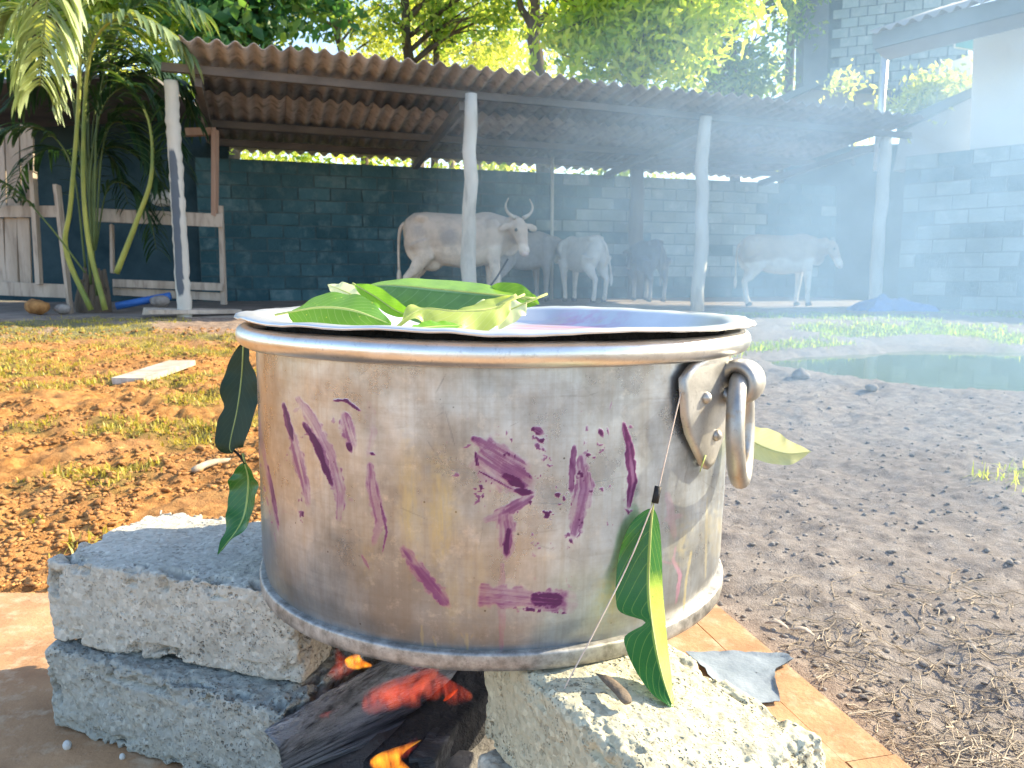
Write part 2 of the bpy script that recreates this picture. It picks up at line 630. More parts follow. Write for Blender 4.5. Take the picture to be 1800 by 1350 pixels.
M['tarred_post'] = make_tarred()
M['beam'] = rough_mat('old_beam', (.08, .08, .085), (.18, .16, .15), 3, .9, .5, .01, 30, (.5, .5, 1))
M['sheet'] = rough_mat('fibre_cement_sheet', (.25, .235, .23), (.46, .41, .385), 2.5, .92, .3, .005, 60, None, (.13, .12, .12), world=True)
M['sheet_grey'] = rough_mat('fibre_cement_grey', (.34, .33, .31), (.46, .45, .43), 2.5, .92, .3, .005, 60, world=True)
M['brick'] = rough_mat('teal_shade_block', (.036, .105, .135), (.095, .20, .235), 1.1, .95, .6, .012, 26, None, (.17, .26, .28), world=True)  # teal of the shaded shed is put into the block colour
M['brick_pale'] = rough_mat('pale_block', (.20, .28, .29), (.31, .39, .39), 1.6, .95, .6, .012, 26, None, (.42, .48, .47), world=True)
M['mortar'] = rough_mat('mortar', (.045, .09, .105), (.10, .15, .165), 5, .95, .3)
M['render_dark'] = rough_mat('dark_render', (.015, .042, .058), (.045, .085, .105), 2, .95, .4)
M['wood'] = rough_mat('weathered_plank', (.34, .28, .22), (.54, .46, .38), 5, .9, .4, .006, 40, (1, 1, .15), (.26, .21, .17))
M['wood_red'] = rough_mat('reddish_plank', (.28, .17, .12), (.42, .28, .21), 5, .9, .4, .006, 40, (1, 1, .15))
M['char'] = rough_mat('charred_wood', (.022, .022, .024), (.07, .07, .075), 20, .9, .9, .01, 90, (.25, 1, 1), (.16, .16, .165))
M['charcoal_and_shade'] = rough_mat('charcoal_and_shade', (.012, .012, .013), (.035, .035, .04), 14, .85, .9, .012, 60)
M['ashwood'] = rough_mat('ashy_wood', (.13, .14, .155), (.50, .52, .56), 44, .95, 1.0, .02, 150, (.045, 1, 1), (.028, .03, .035), .3, R(42))
M['ash'] = rough_mat('ash', (.10, .095, .09), (.22, .21, .20), 12, .97, .6, .01, 60)
M['white_wall'] = rough_mat('painted_wall', (.66, .65, .62), (.74, .73, .70), 1.5, .85, .1)
M['grey_wall'] = rough_mat('grey_plaster', (.30, .30, .31), (.38, .38, .39), 1.5, .9, .2)
M['fascia'] = rough_mat('fascia_board', (.10, .13, .14), (.16, .19, .20), 2, .8, .2)
M['glass'] = NT('window_glass'); M['glass'] = M['glass'].done(M['glass'].bsdf((.12, .38, .42), .08, 0, None, .8))
M['pole'] = make_metal('galvanised_pole', (.62, .63, .64), (.76, .77, .78), .35, .8)
M['tarp'] = rough_mat('blue_tarp', (.02, .09, .34), (.04, .16, .46), 6, .45, .6, .02, 14)
M['bark'] = rough_mat('bark', (.07, .055, .04), (.15, .12, .09), 4, .95, .8, .02, 16, (1, 1, .3))
M['bark_pale'] = rough_mat('pale_bark', (.26, .21, .15), (.42, .35, .26), 4, .95, .6, .02, 16, (1, 1, .3))
M['petiole_dark'] = rough_mat('palm_petiole_shaded', (.05, .085, .03), (.13, .17, .05), 1.6, .6, .2)  # petiole colour darkened for the fronds in shade
M['string'] = rough_mat('twine', (.55, .42, .34), (.70, .58, .50), 60, .8, .2)
M['rope'] = rough_mat('dark_rope', (.03, .03, .03), (.06, .06, .06), 60, .9, .2)
M['stem'] = rough_mat('leaf_stalk', (.30, .36, .10), (.46, .50, .18), 30, .6, .2)
M['twig'] = rough_mat('dry_root', (.26, .20, .14), (.50, .42, .32), 20, .95, .3)
M['litter_wood'] = rough_mat('dry_pod', (.10, .075, .055), (.20, .16, .12), 30, .9, .5)
M['stone'] = rough_mat('stone', (.15, .135, .125), (.33, .30, .275), 12, .95, .6, .006, 80)
M['clod'] = rough_mat('red_clod', (.20, .09, .032), (.50, .26, .095), 10, .97, .8, .006, 80)
M['plastic'] = rough_mat('grey_plastic', (.20, .24, .275), (.29, .33, .37), 14, .5, .6, .004, 40)
M['black'] = rough_mat('black_rubber', (.012, .012, .013), (.03, .03, .032), 40, .6, .3)
M['sack'] = rough_mat('pale_cloth', (.50, .49, .45), (.62, .61, .57), 6, .9, .6, .02, 20)
M['horn'] = rough_mat('horn', (.30, .26, .21), (.48, .43, .36), 10, .5, .2)
M['hoof'] = rough_mat('hoof', (.05, .045, .04), (.10, .09, .08), 10, .6, .2)
M['eye'] = rough_mat('eye', (.01, .01, .01), (.02, .015, .01), 10, .1, 0)
M['leaf_a'] = leaf_mat('leaf_mid_green', (.06, .165, .025), (.13, .25, .07), (.46, .56, .22), .30, (.60, .50, .08))
M['leaf_b'] = leaf_mat('leaf_dark_green', (.004, .036, .024), (.10, .22, .05), (.24, .38, .20), .10, None, .3, (.20, .36, .03), .0)
M['leaf_c'] = leaf_mat('leaf_yellow_green', (.20, .28, .06), (.30, .37, .13), (.60, .64, .34), .30)
M['leaf_d'] = leaf_mat('leaf_lime', (.075, .21, .018), (.13, .26, .04), (.42, .54, .16), .32)
M['leaf_e'] = leaf_mat('leaf_glossy_green', (.018, .115, .018), (.09, .22, .05), (.36, .52, .09), .14, (.012, .02, .008), .26)
M['leaf_h'] = leaf_mat('leaf_half_lit_green', (.018, .105, .018), (.09, .22, .05), (.40, .54, .09), .14, (.012, .02, .008), .24, (.36, .46, .07))
M['leaf_f'] = leaf_mat('leaf_deep_green', (.006, .026, .010), (.010, .035, .012), (.05, .10, .045), .08, None, .6)
M['leaf_g'] = leaf_mat('leaf_pale', (.34, .42, .24), (.40, .48, .28), (.62, .66, .46), .18)
M['palm'] = crown_mat('palm_leaflet', (.018, .055, .03), (.07, .13, .05), (.36, .44, .24), .35)
M['petiole'] = rough_mat('palm_petiole', (.13, .19, .05), (.40, .40, .09), 1.6, .5, .2)
M['crown_dark'] = crown_mat('dark_foliage', (.02, .085, .05), (.05, .16, .075), (.18, .30, .10), .5)
M['crown_mid'] = crown_mat('mid_foliage', (.05, .14, .05), (.17, .30, .08), (.44, .54, .16), .6)
M['crown_lime'] = crown_mat('lime_foliage', (.08, .20, .03), (.30, .44, .06), (.60, .66, .14), .58)
M['crown_yellow'] = crown_mat('yellow_foliage', (.16, .28, .07), (.42, .52, .16), (.70, .74, .32), .58)
M['grass'] = crown_mat('grass_blade', (.13, .14, .025), (.34, .30, .055), (.55, .44, .11), .3)


def make_water():
    m = NT('pond_water')
    ob = m.coords('Object')
    n = m.noise(9, 3, .5, ob)
    return m.done(m.bsdf((.10, .135, .035), .04, 0, m.bump(n, .04, .01), .5))


M['water'] = make_water()


def flame_mat(name, c1, c2, strength, dens=.7, glow=20.0):
    m = NT(name)
    ob = m.coords('Object', (1, 1, .28))
    n = m.noise(62, 4, .6, ob, .8)
    gz = m.new('ShaderNodeSeparateXYZ'); m.L.new(m.coords('Generated'), gz.inputs[0])
    fade = m.ramp(gz.outputs[2], [(.0, .0), (.22, 1.0), (.55, .7), (1.0, .0)])
    lw = m.new('ShaderNodeLayerWeight'); lw.inputs[0].default_value = .4
    face = m.math('SUBTRACT', 1.0, lw.outputs['Facing'])
    a = m.math('MULTIPLY', m.math('MULTIPLY', m.ramp(n, [(.32, 0.0), (.85, 1.0)]), dens), m.math('MULTIPLY', fade, m.math('POWER', face, 2.6)), True)
    col = m.mix(m.ramp(n, [(.45, 0.0), (.8, 1.0)]), c1, c2)
    em = m.new('ShaderNodeEmission')
    m.L.new(col, em.inputs[0]); em.inputs[1].default_value = strength
    tr = m.new('ShaderNodeBsdfTransparent')
    mx = m.new('ShaderNodeMixShader')
    m.L.new(a, mx.inputs[0]); m.L.new(tr.outputs[0], mx.inputs[1]); m.L.new(em.outputs[0], mx.inputs[2])
    ve = m.new('ShaderNodeEmission')
    m.L.new(col, ve.inputs[0])
    m.L.new(m.math('MULTIPLY', m.math('MULTIPLY', m.ramp(n, [(.40, .03), (.64, 1.0)]), fade), glow), ve.inputs[1])
    return m.done(mx.outputs[0], ve.outputs[0])


M['flame'] = flame_mat('flame_red', (.85, .06, .03), (1.0, .24, .09), .4, .25, 13.0)
M['flame_y'] = flame_mat('flame_yellow', (1.0, .25, .02), (1.0, .62, .05), .9, 1.3, 40.0)
M['ember'] = NT('ember')
_e = M['ember'].new('ShaderNodeEmission'); _n = M['ember'].noise(60, 4, .6, M['ember'].coords('Object'))
M['ember'].L.new(M['ember'].ramp(_n, [(.4, (.08, .006, .002)), (.6, (.7, .08, .03))]), _e.inputs[0]); _e.inputs[1].default_value = .35
M['ember'] = M['ember'].done(_e.outputs[0])

# ------------------------------------------------------------------ setting: ground, slab, pond
def base_z(y):
    return np.interp(y, [-100, .2, 1.2, 2.2, 3.8, 6.3, 8.3, 30, 200], [-.035, -.035, -.03, .0, .06, .075, .20, .22, .22])


def pond_d(x, y):
    """signed measure: below 1 is water"""
    a = np.arctan2(y - 5.05, x - 3.9)
    wob = 1 + .05 * np.sin(3 * a + .6) + .035 * np.sin(7 * a)
    return np.sqrt(((x - 3.9) / 2.25) ** 2 + ((y - 5.0 - .05 * (x - 3.9)) / 1.25) ** 2) / wob


def ground_z(x, y, fine=True):
    x = np.asarray(x, float); y = np.asarray(y, float)
    z = base_z(y)
    p = np.stack([x, y, np.zeros_like(x)], -1)
    pd = pond_d(x, y)
    z = z - .16 * (1 - sstep(.55, 1.12, pd)) * ((y > 2) & (y < 8)) + .02 * np.exp(-((pd - 1.12) / .1) ** 2)
    amp = .014 + .020 * sstep(-.2, -.8, x) * sstep(1.5, 2.5, y) * sstep(9, 6, y)
    z = z + (fbm(p * 2.2, 3, 3) - .5) * .05 * sstep(.9, 2.2, np.hypot(x, y - .9))
    if fine:
        z = z + (fbm(p * 11, 4, 5) - .5) * amp * 2.4 + (fbm(p * 42, 2, 9) - .5) * amp * .9
    # bare earth sits below the screed
    ins = (x > -1.75) & (x < .62) & (y < 1.55)
    z = np.where(ins, np.minimum(z, -.03), z)
    return z


def build_ground():
    xs = np.concatenate([-np.geomspace(90, 6.2, 40), np.linspace(-6, -2.6, 110), np.linspace(-2.58, 3.2, 330), np.linspace(3.22, 9, 110), np.geomspace(9.3, 90, 34)])
    ys = np.concatenate([-np.geomspace(60, 1.2, 26), np.linspace(-1.0, .6, 20), np.linspace(.62, 2.4, 140), np.linspace(2.41, 5, 150), np.linspace(5.02, 10, 130), np.geomspace(10.2, 160, 40)])
    X, Y = np.meshgrid(xs, ys, indexing='ij')
    x, y = X.ravel(), Y.ravel()
    z = ground_z(x, y)
    p = np.stack([x, y, np.zeros_like(x)], -1)
    w = (fbm(p * .9, 3, 21) - .5)
    grey = sstep(-.15, .75, x - .12 * (y - 1.5) + w * 1.6)
    grey = np.maximum(grey, .75 * sstep(6.0, 7.6, y + w * 1.2))
    grey = np.maximum(grey, .9 * sstep(.2, -.6, y) * sstep(-2.6, -1.2, x + w))
    pd = pond_d(x, y)
    patch = fbm(p * 1.6, 4, 33)
    moss = .85 * sstep(.46, .56, patch) * sstep(5.9, 6.6, y + w) * sstep(9.2, 8.6, y) * sstep(-.6, .8, x)
    moss = np.maximum(moss, .6 * sstep(.54, .66, patch) * sstep(3.2, 4.4, y) * sstep(-.3, -.9, x) * sstep(8.6, 7.6, y))
    moss = np.maximum(moss, .5 * sstep(.53, .65, patch) * sstep(-.3, -.9, x) * sstep(1.4, 1.8, y))
    me = np_mesh('ground', np.stack([x, y, z], -1), grid_quads(len(xs), len(ys)), M['earth'], True, {'grey': grey, 'moss': moss})
    tag(link('ground', me), kind='structure')


build_ground()

SLAB_R0, SLAB_R1 = G(1640, 1370), G(1268, 1068)
def slab_piece(name, poly, z0, z1, parent=None):
    b = MB()
    n = len(poly)
    v = [(x, y, z1) for x, y in poly] + [(x, y, z0) for x, y in poly]
    b.add(v, [tuple(range(n)), tuple(range(n, 2 * n))[::-1]] + [(i, i + n, (i + 1) % n + n, (i + 1) % n) for i in range(n)])
    return b.build(name, M['slab'], parent)


slab = empty('paving_slab')
e0, e1 = Vector((.565, .72)), Vector((.392, 1.47))
edge_dir = (e1 - e0).normalized()
inw = Vector((-edge_dir.y, edge_dir.x))
k0, k1 = e0 + inw * .075, e1 + inw * .075
slab_piece('screed', [(-1.7, -.6), (e0.x - .03, -.6), (k0.x, k0.y), (k1.x - .004, k1.y), (-1.7, 1.5)], -.06, 0.0, slab)
def kerb_poly(a, b):
    return [tuple(a + inw * .0738), tuple(a), tuple(b), tuple(b + inw * .0738)]
q = e0 - edge_dir * .5
slab_piece('edging', kerb_poly(q, e0 + edge_dir * .235), -.06, .001, slab)
slab_piece('edging', kerb_poly(e0 + edge_dir * .24, e1), -.06, -.002, slab)
tag(slab, kind='structure')

# pond
def build_pond():
    n = 90
    v = [(3.9, 5.0, .045)]
    for k in range(n):
        a = 2 * math.pi * k / n
        v.append((3.9 + 2.6 * math.cos(a), 5.0 + 1.5 * math.sin(a) + .05 * 2.6 * math.cos(a), .045))
    b = MB()
    b.add(v, [(0, 1 + k, 1 + (k + 1) % n) for k in range(n)])
    tag(b.build('pond_water', M['water']), kind='structure')


build_pond()

# ------------------------------------------------------------------ cow shed
U = Vector((.952, .305, 0)).normalized()
V = Vector((-.305, .952, 0)).normalized()
L0 = Vector((-3.72, 8.54, 0))
FLOOR_F, FLOOR_B = .215, .30


def S(s, w, z):
    p = L0 + U * s + V * w
    return Vector((p.x, p.y, z))


def roof_z(s, w):
    return CAM_Z + 2.37 - .018 * s - .116 * (w + .45) + .0045 * s * (w + .45) * .8


shed = empty('cow_shed', S(4.8, 0, .2))


def under(parent, o):
    """parent while keeping the mesh coordinates in world space"""
    o.parent = parent
    o.matrix_parent_inverse = Matrix.Translation(parent.location).inverted() if parent.rotation_euler[2] == 0 else (Matrix.Translation(parent.location) @ parent.rotation_euler.to_matrix().to_4x4()).inverted()
    return o


def wpart(parent, name, b, mat, smooth=False):
    return under(parent, b.build(name, mat, None, smooth))


def rough_post(a, b_, r0, r1, seg=9, n=9, wob=.012):
    pts = [Vector(a).lerp(Vector(b_), i / (n - 1)) + Vector((random.gauss(0, wob), random.gauss(0, wob), 0)) * (0 < i < n - 1) for i in range(n)]
    b = MB()
    b.tube(pts, [r0 + (r1 - r0) * i / (n - 1) + random.gauss(0, .003) for i in range(n)], seg)
    return b


POSTS = [(325, 556, 300, 142, 8.54, .075), (822, 548, 828, 165, 9.16, .085), (1226, 545, 1241, 205, 10.38, .085), (1536, 541, 1558, 236, 11.5, .088)]
for bx_, by_, tx_, ty_, d_, r_ in POSTS:
    pb, pt = P(bx_, by_, d_), P(tx_, ty_, d_)
    pb.z = .16
    o = wpart(shed, 'post', rough_post(pb, pt, r_ * 1.05, r_ * .92, 18 if tx_ == 300 else 10, 44 if tx_ == 300 else 9, .012 if tx_ != 300 else .004), M['tarred_post'] if tx_ == 300 else M['post'], True)
    if tx_ == 300:
        vz = np.array([v_.co[:] for v_ in o.data.vertices])
        cz = np.interp(vz[:, 2], [pb.z, pt.z], [0, 1])
        rel = vz[:, :2] - np.array([pb.x, pb.y]) - cz[:, None] * np.array([pt.x - pb.x, pt.y - pb.y])
        tar = sstep(.15, .4, -rel[:, 1] / r_) * sstep(.75, .45, np.abs(rel[:, 0] / r_ + .02)) * sstep(.06, .16, cz) * sstep(.78, .66, cz)
        at = o.data.attributes.new('tar', 'FLOAT', 'POINT'); at.data.foreach_set('value', tar.astype(np.float32))
    if tx_ == 300: o['label'] = 'leaning pale post with a dark tarred stripe at the open end'

b = MB(); b.bar(S(.0, 0, roof_z(0, 0) - .085), S(10.0, 0, roof_z(10, 0) - .085), .09, .085, jit=.006); wpart(shed, 'front_beam', b, M['beam'])
for w_ in (1.9, 2.75):
    b = MB(); b.bar(S(.3, w_, roof_z(.3, w_) - .075), S(9.9, w_, roof_z(9.9, w_) - .075), .08, .09, jit=.004); wpart(shed, 'purlin', b, M['beam'])
for s_ in (.35, 3.3, 6.6, 9.7):
    b = MB(); b.bar(S(s_, .05, roof_z(s_, 0) - .20), S(s_, 3.15, roof_z(s_, 3.15) - .17), .07, .10, jit=.005); wpart(shed, 'rafter', b, M['beam'])


def corrugated(w_len, width=1.08, pitch=.18, amp=.030, th=.007, per=8):
    """local sheet: x across the waves, y down the slope"""
    n = int(round(width / pitch * per)) + 1
    xs = np.linspace(0, width, n)
    z = amp * np.cos(xs / pitch * 2 * math.pi)
    top = [(x, y, zz + th) for y in (0, w_len / 2, w_len) for x, zz in zip(xs, z)]
    bot = [(x, y, zz) for y in (0, w_len / 2, w_len) for x, zz in zip(xs, z)]
    b = MB()
    N = 3 * n
    f = []
    for r in range(2):
        for i in range(n - 1):
            a = r * n + i
            f.append((a, a + 1, a + n + 1, a + n))
            f.append((N + a, N + a + n, N + a + n + 1, N + a + 1))
    for i in range(n - 1):
        f.append((i, N + i, N + i + 1, i + 1))
        a = 2 * n + i
        f.append((a, a + 1, N + a + 1, N + a))
    for r in range(2):
        a = r * n
        f.append((a, a + n, N + a + n, N + a))
        a = r * n + n - 1
        f.append((a, N + a, N + a + n, a + n))
    b.add(top + bot, f)
    return b


sheet_front = corrugated(1.66).mesh('roof_sheet', M['sheet'], True)
sheet_back = corrugated(2.5).mesh('roof_sheet', M['sheet'], True)
for row, (me, w0, wl_, dz) in enumerate(((sheet_front, -.47, 1.66, .045), (sheet_back, 1.02, 2.5, .028))):
    for k in range(9):
        s_ = .22 + k * 1.075
        o = link('roof_sheet', me)
        jit = random.uniform(-.035, .035)
        a = S(s_, w0 + jit, roof_z(s_, w0 + jit) + dz + .004 * (k % 2))
        bx = S(s_ + 1.08, w0 + jit, roof_z(s_ + 1.08, w0 + jit) + dz + .004 * (k % 2)) - a
        by = S(s_, w0 + jit + wl_, roof_z(s_, w0 + jit + wl_) + dz + .004 * (k % 2)) - a
        bx.normalize(); by.normalize()
        bz = bx.cross(by).normalized()
        by = bz.cross(bx)
        o.matrix_world = Matrix.Translation(a) @ Matrix((bx, by, bz)).transposed().to_4x4()
        mw = o.matrix_world.copy()
        o.parent = shed
        o.matrix_parent_inverse = Matrix.Translation(shed.location).inverted()
        o.matrix_basis = mw
b = MB()
fl = [S(-4.5, -.05, FLOOR_F), S(10.8, -.05, FLOOR_F), S(10.8, 3.3, FLOOR_B), S(-4.5, 3.3, FLOOR_B)]
fb = [v_ - Vector((0, 0, .25)) for v_ in fl]
b.add([list(v_) for v_ in fl + fb], [(0, 1, 2, 3), (7, 6, 5, 4), (0, 4, 5, 1), (1, 5, 6, 2), (2, 6, 7, 3), (3, 7, 4, 0)])
wpart(shed, 'plinth', b, rough_mat('shed_floor', (.16, .13, .11), (.30, .25, .21), 2.5, .95, .5))
b = MB(); b.tube([S(5.42, 2.6, .3), S(5.42, 2.6, roof_z(5.4, 2.6) - .05)], .028, 7); wpart(shed, 'slim_pole', b, M['post'], True)
tag(shed, 'open cow shed under a corrugated sheet roof on four pale posts', 'shed')

# back wall of blocks
def block_wall(name, origin, du, length, rows, bw, bh, mats, label, cat, th=.16, z0=0.0, pick=None):
    root = empty(name, origin)
    du = Vector(du).normalized()
    ang = math.atan2(du.y, du.x)
    root.rotation_euler = (0, 0, ang)
    core = MB()
    core.box((length / 2, 0, z0 + rows * bh / 2), (length, th - .024, rows * bh - .004))
    core.build('mortar', M['mortar'], root)
    bm_ = {}
    for key, mt in mats.items():
        b = MB(); b.box((0, 0, 0), (bw - .020, th, bh - .020)); bm_[key] = b.mesh('brick', mt)
        h_ = MB(); h_.box((0, 0, 0), (bw / 2 - .020, th, bh - .020)); bm_[key + '_half'] = h_.mesh('brick', mt)
    for r in range(rows):
        x = 0.0
        first = r % 2 == 1
        while x < length - .06:
            half = (first and x == 0) or x + bw > length + .01
            w_ = bw / 2 if half else bw
            key = pick(x, r, rows)
            o = link('brick', bm_[key + ('_half' if half else '')], root)
            o.location = (x + w_ / 2, random.uniform(-.010, .010), z0 + (r + .5) * bh)
            o.rotation_euler = (0, random.gauss(0, .003), random.gauss(0, .006))
            x += w_
    return tag(root, label, cat)


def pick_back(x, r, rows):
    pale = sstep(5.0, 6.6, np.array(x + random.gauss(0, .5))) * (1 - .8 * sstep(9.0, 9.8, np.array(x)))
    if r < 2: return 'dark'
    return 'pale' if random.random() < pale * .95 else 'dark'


wall0 = S(.05, 3.22, .28)
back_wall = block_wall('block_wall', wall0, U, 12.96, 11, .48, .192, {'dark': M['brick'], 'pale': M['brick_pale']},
                       'block wall closing the back of the cow shed, dark teal shade in its colour at left', 'wall', pick=pick_back)
# smaller wall on right, in line with the house
bw_a, bw_b = P(1578, 539, 11.85), P(1905, 545, 10.15)
bw_d = Vector((bw_b.x - bw_a.x, bw_b.y - bw_a.y, 0))
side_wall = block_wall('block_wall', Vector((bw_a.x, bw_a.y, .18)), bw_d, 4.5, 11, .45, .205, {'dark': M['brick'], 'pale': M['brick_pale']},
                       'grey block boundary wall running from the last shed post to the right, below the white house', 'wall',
                       pick=lambda x, r, n: 'pale' if random.random() < .55 else 'dark')

# ------------------------------------------------------------------ wooden pen at the left end of the shed
pen = empty('wooden_pen', P(200, 545, 9.3))
def PB(name, p0, p1, d0, d1, w, t=.05, mat='wood'):
    b = MB()
    b.bar(P(p0[0], p0[1], d0), P(p1[0], p1[1], d1), t, w, up=(0, 0, 1) if abs(p1[0] - p0[0]) > abs(p1[1] - p0[1]) else (1, 0, 0), jit=.005)
    return wpart(pen, name, b, M[mat])


PB('rail', (-60, 372), (110, 372), 9.25, 9.3, .13)
PB('rail', (165, 378), (392, 387), 9.3, 9.6, .16)
PB('rail', (200, 497), (392, 505), 9.35, 9.6, .09)
PB('rail', (200, 512), (392, 522), 9.4, 9.65, .10)
PB('rail', (-60, 505), (120, 512), 9.2, 9.3, .15)
PB('rail', (325, 232), (380, 231), 9.5, 9.62, .09, .05, 'wood_red')
PB('upright', (378, 228), (378, 380), 9.60, 9.60, .05, .10, 'wood_red')
PB('upright', (388, 362), (394, 535), 9.66, 9.66, .05, .09)
PB('upright', (100, 325), (124, 552), 8.9, 8.9, .05, .07)
PB('upright', (58, 300), (70, 500), 9.22, 9.22, .05, .09)
PB('upright', (196, 395), (198, 480), 9.7, 9.7, .04, .05)
for k in range(5):
    x0 = -52 + k * 25
    PB('plank', (x0, 222 + random.uniform(-8, 8)), (x0 + 3, 362), 9.36, 9.36, .150, .03)
for k in range(5):
    x0 = -50 + k * 23
    PB('plank', (x0, 383), (x0 + 4, 502 + random.uniform(-4, 4)), 9.32, 9.32, .142, .03)
b = MB(); b.bar(P(-160, 340, 11.6), P(402, 370, 11.75), .05, 3.0); wpart(pen, 'shade_backing', b, M['render_dark'])  # dark panel added so the inside of the pen looks shaded
pr = MB(); pr.bar(P(-160, 200, 10.5), P(330, 175, 10.7), 2.6, .05); wpart(pen, 'shade_roof', pr, M['beam'])  # roof added to keep the inside of the pen dark
tag(pen, 'weathered wooden animal pen of planks and rails behind the palm', 'pen')

# a pale bundle on the rail of the pen
b = MB()
c = P(287, 349, 9.75)
b.ellipsoid((0, 0, 0), (.15, .11, .115), None, 18, 12)
v = np.vstack(b.v); v += (fbm(v * 9 + 3, 3, 4)[:, None] - .5) * v * .5
b.v = [v]
o = b.build('cloth_bundle', M['sack'], None, True); o.location = c
tag(o, 'pale rounded bundle resting on the long rail of the pen behind the post', 'bundle')

# ------------------------------------------------------------------ cattle
def coat(name, base, dark, tan, patch=.0, belly=None, spots=()):
    m = NT(name)
    ob = m.coords('Object')
    sp = m.new('ShaderNodeSeparateXYZ'); m.L.new(ob, sp.inputs[0])
    n = m.noise(3.2, 4, .55, ob)
    f = m.noise(70, 3, .6, m.coords('Object', (1, 1, .3)))
    top = m.ramp(m.math('ADD', m.math('MULTIPLY', sp.outputs[2], 1.0), m.math('MULTIPLY', n, .35)), [(.93, 0.0), (1.25, 1.0)])
    col = m.mix(top, base, tan)
    for k_, (sx_, sy_, sz_, sr_) in enumerate(spots):
        d_ = m.new('ShaderNodeVectorMath', operation='DISTANCE'); m.L.new(ob, d_.inputs[0]); d_.inputs[1].default_value = (sx_, sy_, sz_)
        dd_ = m.math('ADD', m.math('DIVIDE', d_.outputs['Value'], sr_), m.math('MULTIPLY', m.math('SUBTRACT', m.noise(14, 4, .65, ob), .5), 1.3))
        col = m.mix(m.math('MULTIPLY', m.ramp(dd_, [(.35, 1.0), (1.0, 0.0)]), (.55, .35, .2)[k_]), col, dark)
    if not spots: col = m.mix(m.math('MULTIPLY', m.ramp(n, [(.60, 0.0), (.68, 1.0)]), patch), col, dark)
    if belly: col = m.mix(m.ramp(sp.outputs[2], [(.25, 1.0), (.5, 0.0)]), col, belly)
    col = m.mix(m.ramp(f, [(.3, .3), (.6, 0.0)]), col, [c_ * .7 for c_ in base])
    col = m.mix(m.ramp(m.noise(8, 6, .7, ob), [(.46, 0.0), (.66, .4)]), col, [c_ * .55 for c_ in tan])
    return m.done(m.bsdf(col, .85, 0, m.bump(f, .3, .006), .25))


